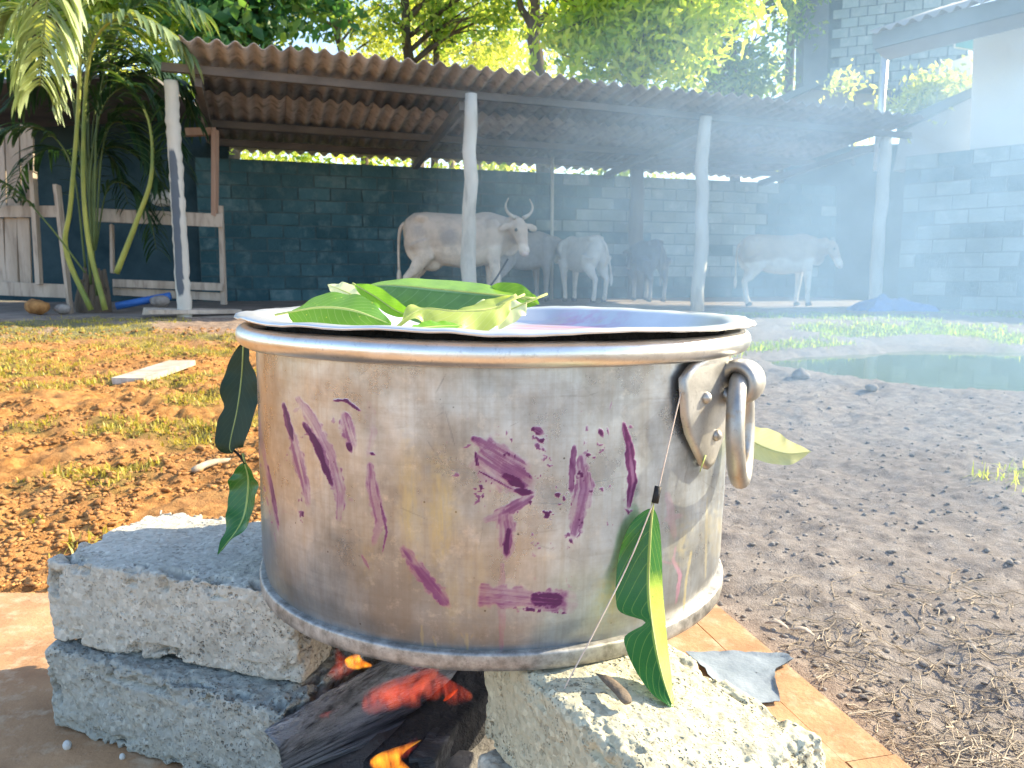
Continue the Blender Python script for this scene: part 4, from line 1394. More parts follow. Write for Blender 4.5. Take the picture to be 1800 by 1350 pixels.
# things lying at the foot of the palm and pen
b = MB(); b.tube([P(205, 538, 8.9), P(300, 520, 9.0)], .045, 10)
tag(b.build('plastic_pipe', M['tarp'], None, True), 'blue pipe lying at the foot of the pen beside the palm', 'pipe')
for (px_, py_, d_, r_, lab) in ((66, 540, 8.6, .10, 'reddish brick lump at the far left beside the palm foot'), (110, 543, 8.7, .07, 'small brown rock between the brick lump and the palm'), (282, 530, 8.9, .085, 'round grey-brown stone at the foot of the leaning pale post')):
    b = MB(); b.ellipsoid((0, 0, 0), (r_ * 1.3, r_, r_ * .8), None, 14, 9)
    v = np.vstack(b.v); v *= 1 + (fbm(v * 14 + px_, 3, 3)[:, None] - .5) * .8; b.v = [v]
    o = b.build('rock', M['clod'] if px_ < 100 else M['stone'], None, True); o.location = P(px_, py_, d_)
    tag(o, lab, 'stone')
b = MB(); b.bar(P(258, 549, 8.3), P(420, 546, 8.9), .22, .06, jit=.01)
tag(b.build('step_plank', M['wood'], None), 'weathered plank lying along the foot of the shed by the leaning post', 'plank')

# blue tarp
def crumple(name, c, rx, ry, h, mat, n=46, seed=5):
    u_ = np.linspace(-1, 1, n)
    X, Y = np.meshgrid(u_, u_, indexing='ij')
    x, y = X.ravel(), Y.ravel()
    r = np.hypot(x, y)
    p = np.stack([x * 3, y * 3, np.full_like(x, seed)], -1)
    prof = np.clip(1 - np.maximum(abs(x), abs(y)) ** 2, 0, 1)
    z = h * prof ** .7 * (.35 + .9 * fbm(p, 4, seed)) + .010 * np.abs(np.sin(9 * x + 5 * fbm(p, 2, seed + 3) * 3)) * prof
    wob = 1 + .35 * (fbm(p * .7, 3, seed + 9) - .5)
    me = np_mesh(name, np.stack([x * rx * wob, y * ry * wob, z + .004], -1), grid_quads(n, n), mat, True)
    o = link(name, me); o.location = c
    return o


tc = P(1568, 552, 10.4); tc.z = float(ground_z(np.array([tc.x]), np.array([tc.y]))[0]) + .01
tag(crumple('tarpaulin', tc, .46, .32, .22, M['tarp']), 'crumpled blue tarpaulin on the ground at the foot of the last post', 'tarp')

# plank on the ground left
def ground_at(px, py):
    p = G(px, py, .1)
    for _ in range(6):
        p = G(px, py, float(ground_z(np.array([p.x]), np.array([p.y]), False)[0]))
    return p


a_, b_ = ground_at(226, 676), ground_at(322, 646)
b = MB(); b.bar(a_ + Vector((0, 0, .02)), b_ + Vector((0, 0, .035)), .16, .035, jit=.006)
tag(b.build('loose_plank', M['wood'], None), 'sun-bleached board lying on the red earth at left', 'plank')
a_, b_ = ground_at(340, 832), ground_at(410, 815)
b = MB(); b.tube(spline([a_ + Vector((0, 0, .01)), a_.lerp(b_, .4) + Vector((0, .02, .018)), b_ + Vector((0, 0, .012))], 8), [.010, .012, .011, .012, .011, .01, .009, .007], 7)
tag(b.build('dry_stick', M['twig'], None, True), 'pale dry stick on the red earth left of the pot', 'stick')

# ------------------------------------------------------------------ ground cover
ICO = None
def ico():
    import bmesh
    bm = bmesh.new(); bmesh.ops.create_icosphere(bm, subdivisions=1, radius=1)
    v = np.array([x.co[:] for x in bm.verts]); f = np.array([[q.index for q in p.verts] for p in bm.faces])
    bm.free()
    return v, f


IV, IF = ico()


def lumps(name, pts, sizes, mat, label, flat=.6, jag=.2, smooth=True):
    n = len(pts)
    k = len(IV)
    v = np.repeat(IV[None], n, 0) * (1 + rng.normal(0, jag, (n, k, 1)))
    s = sizes[:, None, None] * np.stack([rng.uniform(.8, 1.5, n), rng.uniform(.7, 1.1, n), np.full(n, flat) * rng.uniform(.7, 1.3, n)], -1)[:, None, :]
    v = v * s
    a = rng.uniform(0, 6.28, n)
    ca, sa = np.cos(a)[:, None], np.sin(a)[:, None]
    x = v[..., 0] * ca - v[..., 1] * sa; y = v[..., 0] * sa + v[..., 1] * ca
    v = np.stack([x, y, v[..., 2]], -1) + pts[:, None, :]
    f = (IF[None] + (np.arange(n) * k)[:, None, None]).reshape(-1, 3)
    o = link(name, np_mesh(name, v.reshape(-1, 3), f, mat, smooth))
    return tag(o, label, None, None, 'stuff')


def scatter(n, x0, x1, y0, y1, power=1.0):
    """points on the ground, denser close to the camera"""
    d = y0 * (y1 / y0) ** (rng.random(n) ** power)
    px = rng.uniform(x0, x1, n)
    x = px * d
    return x, d


def off_slab(x, y):
    return ~((x < .60 - .23 * (y - .72)) & (y < 1.52) & (x > -1.75))


x, y = scatter(16000, -.80, -.16, 1.5, 7.5)
cl_ = fbm(np.stack([x * 2.4, y * 2.4, x * 0], -1), 3, 50)
keep = off_slab(x, y) & (cl_ > .40)
x, y = x[keep], y[keep]
lumps('clods', np.stack([x, y, ground_z(x, y) + .002], -1), np.minimum(np.exp(rng.normal(math.log(.0040), .55, len(x))), .0085) * (1 + .17 * y), M['clod'], 'loose clods of red earth on the left', .55, .38, False)
x, y = scatter(2800, .10, .80, 1.0, 5.2)
keep = off_slab(x, y) & (pond_d(x, y) > 1.08)
x, y = x[keep], y[keep]
lumps('pebbles', np.stack([x, y, ground_z(x, y) + .001], -1), np.minimum(np.exp(rng.normal(math.log(.0024), .6, len(x))), .006) * (1 + .18 * y), M['stone'], 'small stones and crumbs on the grey earth at right', .55, .3, False)
for (px_, py_, s_) in ((1407, 664, .05), (1532, 684, .032)):
    p = ground_at(px_, py_)
    b = MB(); b.ellipsoid((0, 0, 0), (s_ * 1.1, s_ * .9, s_ * .75), None, 14, 9)
    v = np.vstack(b.v); v *= 1 + (fbm(v * 22 + px_, 3, 3)[:, None] - .5) * .9; b.v = [v]
    o = b.build('rock', M['stone'], None, True); o.location = p + Vector((0, 0, s_ * .3))
    tag(o, 'brown stone on the near bank of the pond, ' + ('the larger one nearer the pot' if s_ > .04 else 'the smaller one further right'), 'stone')


def blades(name, x, y, h, mat, label, per=5, spread=.02, lean=.5, tint=.5, thin=.07):
    n = len(x)
    x = np.repeat(x, per) + rng.normal(0, spread, n * per); y = np.repeat(y, per) + rng.normal(0, spread, n * per)
    hh = np.repeat(h, per) * rng.uniform(.5, 1.2, n * per)
    z = ground_z(x, y)
    a = rng.uniform(0, 6.28, n * per); l = rng.normal(0, lean, n * per)
    w = hh * thin + .0006
    base = np.stack([x, y, z - .004], -1)
    sd = np.stack([np.cos(a), np.sin(a), a * 0], -1)
    tipd = np.stack([np.cos(a + 1.57) * l, np.sin(a + 1.57) * l, np.full(n * per, 1.0)], -1)
    tipd /= np.linalg.norm(tipd, axis=1)[:, None]
    mid = base + tipd * (hh * .55)[:, None]
    tip = base + tipd * hh[:, None] + np.stack([np.cos(a + 1.57) * l, np.sin(a + 1.57) * l, -np.abs(l)], -1) * (hh * .35)[:, None]
    v = np.stack([base - sd * w[:, None], base + sd * w[:, None], mid + sd * w[:, None] * .8, mid - sd * w[:, None] * .8, tip], 1).reshape(-1, 3)
    i = np.arange(n * per)[:, None] * 5
    tri = np.concatenate([i + np.array([[0, 1, 2]]), i + np.array([[0, 2, 3]]), i + np.array([[3, 2, 4]])])
    t = np.repeat(np.clip(rng.normal(tint, .22, n * per), 0, 1), 5)
    return tag(link(name, np_mesh(name, v, tri, mat, False, {'tint': t})), label, None, None, 'stuff')


x, y = scatter(16000, -.78, -.22, 1.7, 8.3, .75)
pa = fbm(np.stack([x * 1.6, y * 1.6, x * 0], -1), 4, 33)
th = np.interp(y, [1.7, 3.2, 4.4, 8.3], [.63, .61, .545, .48])
keep = (pa > th) & off_slab(x, y)
x, y = x[keep], y[keep]
blades('grass', x, y, rng.uniform(.015, .045, len(x)), M['grass'], 'short sunlit yellow-green grass patches on the left', 4, .02, .7, .6)
x = rng.uniform(-1.35, -.42, 150); y = rng.uniform(1.55, 2.0, 150)
keep = (fbm(np.stack([x * 5, y * 5, x * 0], -1), 3, 8) > .5) & off_slab(x, y)
blades('weeds', x[keep], y[keep], rng.uniform(.02, .05, keep.sum()), M['grass'], 'low green weeds just behind the left concrete blocks', 7, .015, .9, .45)
x, y = scatter(15000, -.1, .95, 5.2, 9.6)
pa = fbm(np.stack([x * 1.6, y * 1.6, x * 0], -1), 4, 33)
keep = (pd_ := pond_d(x, y) > 1.1) & (pa > .43)
blades('grass', x[keep], y[keep], rng.uniform(.02, .06, keep.sum()), M['crown_mid'], 'green grass between the pond and the shed', 4, .03, .7, .5)
x = rng.normal(1.66, .08, 34); y = rng.normal(2.28, .12, 34)
blades('weeds', x, y, rng.uniform(.03, .075, 34), M['crown_mid'], 'pale green weeds at the right edge of the yard', 16, .035, 1.0, .8, .022)

# dry roots at the lower right
b = MB()
for k in range(520):
    px_ = random.uniform(1340, 1840); py_ = 1350 - 330 * random.random() ** 1.7
    if px_ < 1310 + (py_ - 1100) * 1.15: continue
    p = G(px_, py_, -.02)
    a = random.gauss(0.2, .9); L = random.uniform(.02, .11)
    pts = [p]
    for j in range(5):
        a += random.gauss(0, .45)
        pts.append(pts[-1] + Vector((math.cos(a), math.sin(a), 0)) * L / 5)
    pts = [Vector((q_.x, q_.y, float(ground_z(np.array([q_.x]), np.array([q_.y]))[0]) + random.uniform(.001, .008))) for q_ in pts]
    r_ = random.uniform(.0006, .0017)
    b.tube(pts, np.linspace(r_, r_ * .4, 6), 4, False)
tag(b.build('root_litter', M['twig'], None, True), 'tangle of dry grass roots on the earth at lower right', None, None, 'stuff')

# ------------------------------------------------------------------ concrete blocks
def concrete_block(corner_l, corner_r, depth_vec, z0, z1, mat, label, seed, rough=.005, n=(210, 112, 64), round_=.006, chips=.075):
    """block whose front top edge runs from corner_l to corner_r (x, y); depth_vec goes to its back"""
    A = np.array(corner_l, float); B = np.array(corner_r, float); D = np.array(depth_vec, float)
    nx, ny, nz = n
    parts_v, parts_q, off = [], [], 0
    def face(fu, nu, nv):
        nonlocal off
        u_, v_ = np.meshgrid(np.linspace(0, 1, nu), np.linspace(0, 1, nv), indexing='ij')
        parts_v.append(fu(u_.ravel(), v_.ravel()))
        parts_q.append(grid_quads(nu, nv) + off)
        off += nu * nv
    face(lambda a, b_: np.stack([a, b_, a * 0 + 1], -1), nx, ny)
    face(lambda a, b_: np.stack([b_, a, a * 0], -1), ny, nx)
    face(lambda a, b_: np.stack([a, a * 0, b_], -1), nx, nz)
    face(lambda a, b_: np.stack([b_, a * 0 + 1, a], -1), nz, nx)
    face(lambda a, b_: np.stack([a * 0, b_, a], -1), nz, ny)
    face(lambda a, b_: np.stack([a * 0 + 1, a, b_], -1), ny, nz)
    q = np.vstack(parts_v)
    size = np.array([np.linalg.norm(B - A), np.linalg.norm(D), z1 - z0])
    # pull edges in so the arrises read as worn
    c = (q - .5) * size
    h = size / 2 - round_
    inner = np.clip(c, -h, h)
    dlt = c - inner
    ln = np.linalg.norm(dlt, axis=1, keepdims=True)
    c = inner + np.where(ln > 1e-9, dlt / np.maximum(ln, 1e-9) * round_, dlt)
    nrm = dlt / np.maximum(ln, 1e-9)
    wv = fbm(c * 16 + seed * 7.3, 4, seed) - .5
    wf = fbm(c * 70 + seed * 3.1, 3, seed + 5) - .5
    edge = np.sum(np.abs(c) > (size / 2 - .022), axis=1) >= 2
    wg = fbm(c * 240 + seed, 2, seed + 6) - .5
    chip = np.maximum(0, fbm(c * 38 + seed, 4, seed + 8) - .50) * edge
    c = c + nrm * (wv * rough * 1.9 + wf * rough * 1.1 + wg * .0022 - chip * chips)[:, None]
    ex = (B - A) / size[0]; ey = D / size[1]
    ctr = (A + B) / 2 + D / 2
    w = np.stack([ctr[0] + c[:, 0] * ex[0] + c[:, 1] * ey[0], ctr[1] + c[:, 0] * ex[1] + c[:, 1] * ey[1], (z0 + z1) / 2 + c[:, 2]], -1)
    ctr3 = np.array([ctr[0], ctr[1], z0])
    # joints between the six sheets coincide exactly, so normals are merged by position
    key = np.round(w, 6)
    uq, inv = np.unique(key, axis=0, return_inverse=True)
    qq = inv.reshape(-1)[np.vstack(parts_q)]
    me = np_mesh('concrete_block', uq - ctr3, qq, mat, True)
    o = link('concrete_block', me)
    o.location = ctr3
    return tag(o, label, 'concrete block', 'concrete blocks under the pot')


ZT = .245
concrete_block((-.650, 1.025), (-.262, .900), (.055, .235), .124, ZT, M['block'], 'pitted concrete block on top of the left pair, beside the pot', 3)
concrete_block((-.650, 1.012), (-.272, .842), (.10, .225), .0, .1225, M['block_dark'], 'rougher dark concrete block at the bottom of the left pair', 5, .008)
concrete_block((-.034, .790), (.125, .515), (.145, .088), .124, ZT, M['block_warm'], 'sunlit concrete block under the right side of the pot, topmost of two', 7, .0035, round_=.010, chips=.035)
concrete_block((-.040, .770), (.115, .500), (.150, .090), .0, .1225, M['block'], 'lower concrete block at right, beneath the sunlit block', 9, .0035, round_=.008, chips=.03)
concrete_block((-.16, 1.27), (.22, 1.27), (.0, .2), .124, ZT - .002, M['block'], 'concrete block behind the fire, holding up the back of the pot', 11, .006, (40, 24, 14))
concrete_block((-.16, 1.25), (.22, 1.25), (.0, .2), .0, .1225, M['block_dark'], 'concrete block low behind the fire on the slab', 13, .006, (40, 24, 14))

# ------------------------------------------------------------------ cooking pot
POT = Vector((-.026, 1.012, .247))
TILT = R(.7)
pot = empty('cooking_pot', POT)
pot.rotation_euler = (0, TILT, 0)
POT_M = Matrix.Translation(POT) @ Matrix.Rotation(TILT, 4, 'Y')
PR = .300


def stroke(px, py, pts, w, strength, seed=0, dots=0.0, edge=0.0, streak=.6, soft=0.0):
    """coverage 0..1 of a finger stroke through photo points, evaluated at px, py"""
    best = np.full(px.shape, 1e9); along = np.zeros(px.shape); sidev = np.zeros(px.shape)
    acc = 0.0
    for (x0, y0), (x1, y1) in zip(pts[:-1], pts[1:]):
        L = math.hypot(x1 - x0, y1 - y0)
        t = np.clip(((px - x0) * (x1 - x0) + (py - y0) * (y1 - y0)) / (L * L), 0, 1)
        dx = px - (x0 + t * (x1 - x0)); dy = py - (y0 + t * (y1 - y0))
        d = np.hypot(dx, dy)
        s = ((x1 - x0) * dy - (y1 - y0) * dx) / L
        m = d < best
        best = np.where(m, d, best); along = np.where(m, acc + t * L, along); sidev = np.where(m, s, sidev)
        acc += L
    near = best < w * 1.3
    out = np.zeros(px.shape)
    if not near.any(): return out
    a, s, d = along[near], sidev[near], best[near]
    n0 = fbm(np.stack([s * .5, a * .02, np.full(a.shape, seed)], -1), 3, 160 + seed)
    n1 = .6 * fbm(np.stack([s * .20, a * .012, np.full(a.shape, seed)], -1), 3, 100 + seed) + .4 * fbm(np.stack([s * .11, a * .05, np.full(a.shape, seed)], -1), 4, 130 + seed)
    n2 = fbm(np.stack([s * .12, a * .12, np.full(a.shape, seed + 9)], -1), 4, 140 + seed)
    hw = w / 2 * (.75 + .5 * fbm(np.stack([a * .03, a * 0, np.full(a.shape, seed)], -1), 3, 170 + seed))
    if not soft and w < 40: hw = hw * (.30 + .70 * np.clip(np.minimum(a, acc - a) / (12 + acc * .22), 0, 1) ** .7)
    cov = sstep(1.0, .62, d / hw + (n2 - .5) * .9)
    taper = np.clip(np.minimum(a / 6, (acc - a) / 10 + .35), 0, 1)
    if soft:
        taper = sstep(0, soft, a + (n2 - .5) * soft) * sstep(0, soft, acc - a + (n2 - .3) * soft)
        cov = sstep(1.0, .1, d / hw + (n2 - .5) * .6)
    streak = streak * .62
    br = np.clip((1 - streak) + streak * sstep(.36, .60, n1) * 1.25, 0, 1.1) * (.78 + .28 * sstep(.35, .65, n0))
    br = br + .45 * sstep(.60, .92, np.abs(s) / hw) * sstep(.38, .56, n2) * (strength > .3)
    if edge: br = np.maximum(br * .55, edge * sstep(.62, .9, np.abs(s) / hw))
    if dots: br = br * sstep(.5, .62, n2)
    out[near] = np.clip(cov * br * taper * strength, 0, 1)
    return out


PURPLE = [
    ([(447, 690), (462, 790), (476, 860), (490, 935)], 8, .50, .0, .3, .8), ([(444, 720), (463, 850), (486, 955)], 5, .35, .3, .0, .7),
    ([(470, 815), (490, 925)], 7, .7, .0, .0, .7),
    ([(497, 706), (515, 776)], 13, .95, .0, .0, .5), ([(508, 745), (528, 820), (543, 890)], 24, .55, .0, .7, .9), ([(526, 862), (532, 925)], 12, .8, .2, .0, .6),
    ([(521, 695), (552, 745), (582, 805), (598, 868), (596, 918)], 26, .48, .0, .8, .9), ([(532, 740), (562, 790), (585, 856)], 19, 1.0, .0, .0, .8),
    ([(584, 704), (608, 704), (634, 723)], 7, 1.0, .0, .0, .3), ([(602, 722), (612, 755), (622, 788)], 30, .62, .0, .7, .9), ([(610, 775), (618, 795)], 14, .95, .0, .0, .4),
    ([(648, 700), (654, 760), (646, 805)], 22, .22, .0, .3, .8), ([(648, 795), (660, 800)], 10, .9, .0, .0, .5), ([(649, 810), (656, 870), (668, 915), (656, 960)], 26, .60, .0, .2, .7),
    ([(668, 880), (680, 935), (672, 972)], 5, .55, .0, .0, .3), ([(634, 973), (650, 1002)], 7, .45, .0, .0, .5),
    ([(704, 958), (738, 1005), (790, 1066)], 30, .72, .0, .5, .6), ([(760, 1038), (786, 1066)], 24, .55, .0, .2, .5),
    ([(826, 770), (836, 772)], 14, 1.0, .0, .0, .2), ([(826, 770), (868, 788), (926, 822)], 30, .72, .0, .3, .6), ([(876, 818), (936, 850)], 38, .82, .0, .2, .6), ([(880, 832), (925, 858)], 18, 1.0, .0, .0, .5),
    ([(840, 790), (920, 845)], 74, .34, .0, .0, .95), ([(838, 800), (870, 845)], 40, .3, .0, .6, .9),
    ([(834, 782), (841, 830), (852, 890)], 9, .9, .45, .0, .4), ([(850, 800), (900, 850)], 60, .22, .0, .0, .9), ([(838, 826), (903, 862)], 4, .7, .0, .0, .3),
    ([(900, 862), (938, 866)], 16, .9, .0, .0, .5), ([(940, 868), (892, 898), (850, 916)], 22, .8, .0, .6, .7), ([(884, 890), (890, 930), (891, 985)], 34, .55, .0, .5, .8), ([(896, 925), (890, 978)], 18, .85, .0, .0, .7),
    ([(885, 980), (882, 1005)], 14, .4, .3, .0, .6), ([(883, 985), (881, 1150)], 15, .45, .0, .3, .8),
    ([(932, 748), (960, 778)], 34, 1.0, .75, .0, .5), ([(940, 776), (972, 824)], 20, .6, .9, .0, .5), ([(936, 752), (955, 762)], 20, .95, .0, .0, .6),
    ([(1010, 780), (1006, 820), (1004, 868)], 14, .9, .0, .0, .6), ([(1022, 796), (1028, 860), (1006, 945)], 36, .68, .0, .5, .7), ([(990, 942), (1022, 934)], 34, 1.0, .3, .0, .5), ([(1003, 945), (1003, 985)], 16, .85, .5, .0, .5),
    ([(1032, 745), (1026, 850)], 12, .4, .9, .0, .5), ([(1052, 752), (1060, 768)], 13, .8, .0, .0, .5), ([(1066, 745), (1070, 765)], 7, .7, .8, .0, .5),
    ([(1095, 740), (1106, 785), (1112, 845), (1104, 895)], 18, .95, .0, .0, .5), ([(1104, 748), (1112, 752)], 12, .9, .0, .0, .3), ([(1098, 875), (1112, 912)], 22, .75, .3, .0, .5),
    ([(838, 1044), (900, 1050), (1000, 1058)], 42, .62, .0, .3, .45), ([(930, 1052), (992, 1056)], 34, .95, .0, .0, .5), ([(898, 1068), (996, 1078)], 9, .9, .2, .0, .4), ([(985, 1045), (992, 1042)], 12, 1.0, .0, .0, .2),
    ([(1078, 700), (1064, 740)], 5, .3, .9, .0, .4),
]


def build_pot_body():
    NA, NZ = 900, 300
    # fine grid on the side that faces the yard, coarse at the back
    ang = np.concatenate([np.linspace(-math.pi, 0, NA, endpoint=False), np.linspace(0, math.pi, 90, endpoint=False)])
    prof = [(PR + .001, .022)]
    zs = np.linspace(.018, .3145, NZ)
    A, Z = np.meshgrid(ang, zs, indexing='ij')
    a, z = A.ravel(), Z.ravel()
    q = np.stack([np.cos(a) * 2.2, np.sin(a) * 2.2, z * 7], -1)
    r = PR + (fbm(q, 3, 61) - .5) * .0040 + (fbm(q * 3.3, 2, 65) - .5) * .0010 - .006 * sstep(.05, .0, z)
    v = np.stack([np.cos(a) * r, np.sin(a) * r, z], -1)
    mw = np.array(POT_M)
    w = v @ mw[:3, :3].T + mw[:3, 3]
    px, py = to_px(w)
    front = (np.sin(a) < .1)
    pur = np.zeros(len(v)); stain = np.zeros(len(v)); soot_dark = np.zeros(len(v)); pink = np.zeros(len(v))
    fx, fy = px[front], py[front]
    tot = np.zeros(front.sum())
    for k, (pts, wd, st, dots, edge, stk) in enumerate(PURPLE):
        tot = np.maximum(tot, stroke(fx, fy, pts, wd * 1.02, min(1.0, st * 1.32), k, dots, edge, stk))
    spat = vnoise(np.stack([fx * .22, fy * .22, fx * 0], -1), 400) * vnoise(np.stack([fx * .05, fy * .05, fx * 0], -1), 401)
    zone = np.exp(-((fx - 900) / 120) ** 2 - ((fy - 830) / 90) ** 2) + np.exp(-((fx - 1010) / 80) ** 2 - ((fy - 880) / 130) ** 2) + .6 * np.exp(-((fx - 560) / 90) ** 2 - ((fy - 800) / 90) ** 2)
    tot = np.maximum(tot, .9 * sstep(.66, .74, spat + .08 * np.clip(zone, 0, 1)) * np.clip(zone, 0, 1))
    pur[front] = tot
    st_ = np.zeros(front.sum())
    for k, (pts, wd, s_) in enumerate([([(716, 740), (720, 900), (735, 1010)], 50, .55), ([(765, 770), (775, 900), (780, 1010)], 70, .60), ([(600, 640), (600, 700)], 20, .35), ([(830, 900), (835, 1110)], 60, .3),
                                       ([(790, 930), (800, 1140)], 40, .35), ([(1075, 990), (1060, 1100)], 90, .8), ([(1170, 960), (1230, 900)], 60, .3), ([(480, 960), (500, 1100)], 50, .35),
                                       ([(1225, 880), (1180, 1000)], 70, .55), ([(1250, 850), (1270, 1000)], 60, .5), ([(640, 900), (645, 1040)], 40, .3)]):
        st_ = np.maximum(st_, stroke(fx, fy, pts, wd * 1.3, s_ * 1.1, 200 + k, 0, 0, .5, 110))
    for k, (pts, wd, s_) in enumerate([([(741, 1095), (743, 1140)], 7, .6), ([(820, 1110), (822, 1148)], 9, .6), ([(808, 1110), (818, 1126)], 5, .5), ([(833, 1112), (826, 1126)], 5, .5), ([(760, 1115), (768, 1140)], 6, .5),
                                       ([(1216, 965), (1206, 1020), (1200, 1090)], 7, .9), ([(1243, 870), (1240, 1020)], 5, .6)]):
        st_ = np.maximum(st_, stroke(fx, fy, pts, wd, s_, 240 + k, 0, 0, .2))
    stain[front] = st_
    pk = np.zeros(front.sum())
    for k, (pts, wd, s_) in enumerate([([(1188, 958), (1184, 985), (1196, 1010), (1188, 1062)], 9, .65), ([(1172, 862), (1180, 905), (1186, 950)], 16, .35), ([(1165, 915), (1200, 905)], 16, .35), ([(1287, 820), (1284, 960)], 9, .9),
                                       ([(1160, 985), (1185, 992)], 7, .4)]):
        pk = np.maximum(pk, stroke(fx, fy, pts, wd, s_, 300 + k, 0, .2, .4))
    pink[front] = pk
    nz = fbm(np.stack([a * 3.5, z * 10, z * 0], -1), 4, 71)
    soot_dark = .80 * sstep(.15, .0, z + (nz - .5) * .09) * (.6 + .5 * sstep(-1.9, -2.6, a)) + .85 * sstep(.297, .307, z + (nz - .5) * .006) + .16 * sstep(.54, .68, nz)  # soot low down, scattered patches, and a dark band just below the rim
    # scratches
    sc_ = np.zeros(front.sum())
    for k in range(46):
        x0, y0 = random.uniform(450, 1280), random.uniform(640, 1150)
        an = random.gauss(0, .5) + (math.pi / 2 if random.random() < .3 else 0); L = random.uniform(15, 80)
        sc_ = np.maximum(sc_, stroke(fx, fy, [(x0, y0), (x0 + L * math.cos(an), y0 + L * math.sin(an))], 3.0, random.uniform(.2, .6), 500 + k, 0, 0, .2))
    soot_dark[front] = np.maximum(soot_dark[front], sc_ * .7)
    me = np_mesh('body', v, grid_quads(len(ang), NZ, True), M['pot'], True,
                 {'purple': pur, 'stain': stain, 'soot_dark': soot_dark, 'pink': pink, 'around': np.where(a > math.pi * .98, -math.pi, a)})
    return link('body', me, pot)


build_pot_body()
b = MB()
pr_ = [(PR - .012, .0), (PR + .001, .0), (PR + .0035, .0015), (PR + .0042, .006), (PR + .0042, .0165), (PR + .0036, .0185), (PR + .0015, .0195), (PR - .006, .0198)]
b.lathe(pr_, 180)
b.add([((PR - .012) * math.cos(2 * math.pi * k / 60), (PR - .012) * math.sin(2 * math.pi * k / 60), .001) for k in range(60)], [tuple(range(60))[::-1]])
v = np.vstack(b.v); v[:, 2] += (fbm(v * np.array([9, 9, 0]) + 2, 3, 12) - .5) * .003; v[:, :2] *= (1 + (fbm(v * np.array([14, 14, 14]), 2, 15)[:, None] - .5) * .004); b.v = [v]
b.build('base_band', M['band'], pot, True)
b = MB()
tr = []
for k in range(14):
    a = 2 * math.pi * k / 14
    tr.append((PR + .0115 + .0112 * math.cos(a), .3145 + .0125 * math.sin(a)))
b.lathe(tr, 200, closed=True)
v = np.vstack(b.v); v[:, 2] += (fbm(v * np.array([11, 11, 0]) + 5, 3, 22) - .5) * .0022; b.v = [v]
b.build('rim', M['rim'], pot, True)
b = MB(); b.lathe([(PR - .004, .312), (PR - .004, .03), (.001, .03)], 64); b.build('inner_wall', M['inside'], pot, True)

# lug with rivets and a hanging ring
PHI = R(53)
n_ = Vector((math.sin(PHI), -math.cos(PHI), 0)); t_ = Vector((math.cos(PHI), math.sin(PHI), 0))
LC = n_ * (PR + .004)
def LP(u_, z, off): return LC + t_ * u_ + n_ * off + Vector((0, 0, z))
outline = [(-.066, .285), (-.064, .268), (-.061, .245), (-.054, .225), (-.040, .205), (-.026, .187), (-.016, .181), (-.006, .184), (.014, .205), (.036, .235), (.050, .258), (.054, .278), (.048, .294), (.030, .304), (.004, .308), (-.028, .306), (-.052, .299)]
def curve_off(u_): return -.62 * u_ * u_ / PR * .80     # follows the round wall
N_ = len(outline)
b = MB()
cen_u, cen_z = -.008, .252
rings = [(1.0, 0.000), (1.0, .0045), (.965, .0068), (.90, .0072), (.5, .0075), (.0, .0078)]
vv, ff = [], []
for sc_, off in rings:
    for u_, z in outline:
        u_ = u_ * (1.12 if u_ < 0 else 1.0)
        uu, zz = cen_u + (u_ - cen_u) * sc_, cen_z + (z - cen_z) * sc_
        vv.append(list(LP(uu, zz, curve_off(uu) + off + .001)))
for r in range(len(rings) - 1):
    for k in range(N_):
        k2 = (k + 1) % N_
        ff.append((r * N_ + k, r * N_ + k2, (r + 1) * N_ + k2, (r + 1) * N_ + k))
b.add(vv, ff)
lug = b.build('lug', M['cast'], pot, True)
for u_, z in ((-.036, .262), (-.008, .218)):
    b = MB(); b.ellipsoid(LP(u_, z, curve_off(u_) + .0085), (.0065, .0065, .0065), None, 12, 8); b.build('rivet', M['cast'], lug, True)
b = MB()
bc = LP(.026, .274, .019)
for s0, s1 in ((-.022, -.010), (.010, .022), ):
    pass
NS = 26
# boss: a short thick eye whose bore runs along the wall
vv, ff = [], []
prof_b = [(.0125, -.016), (.020, -.019), (.0245, -.013), (.0255, 0), (.0245, .013), (.020, .019), (.0125, .016)]
for k in range(NS):
    a = 2 * math.pi * k / NS
    for r_, l_ in prof_b:
        vv.append(list(bc + t_ * l_ + n_ * (r_ * math.cos(a)) + Vector((0, 0, r_ * math.sin(a)))))
m_ = len(prof_b)
for k in range(NS):
    k2 = (k + 1) % NS
    for i in range(m_): ff.append((k * m_ + i, k * m_ + (i + 1) % m_, k2 * m_ + (i + 1) % m_, k2 * m_ + i))
b.add(vv, ff)
b.build('boss', M['cast'], lug, True)
b = MB()
ring_c = bc + Vector((0, 0, -.0525)) + n_ * .004
pts = []
t_ring = Vector((math.cos(R(66.5)), math.sin(R(66.5)), 0))
hang = (Vector((0, 0, -1)) + n_ * .06).normalized()
for k in range(49):
    a = 2 * math.pi * k / 48
    pts.append(ring_c + t_ring * (.047 * math.cos(a)) + hang * (.0565 * math.sin(a)))
b.tube(pts, .0100, 12, False)
b.build('handle_ring', M['cast'], pot, True)
tag(pot, 'large round aluminium cooking pot smeared with purple paint, on concrete blocks over a fire', 'pot')

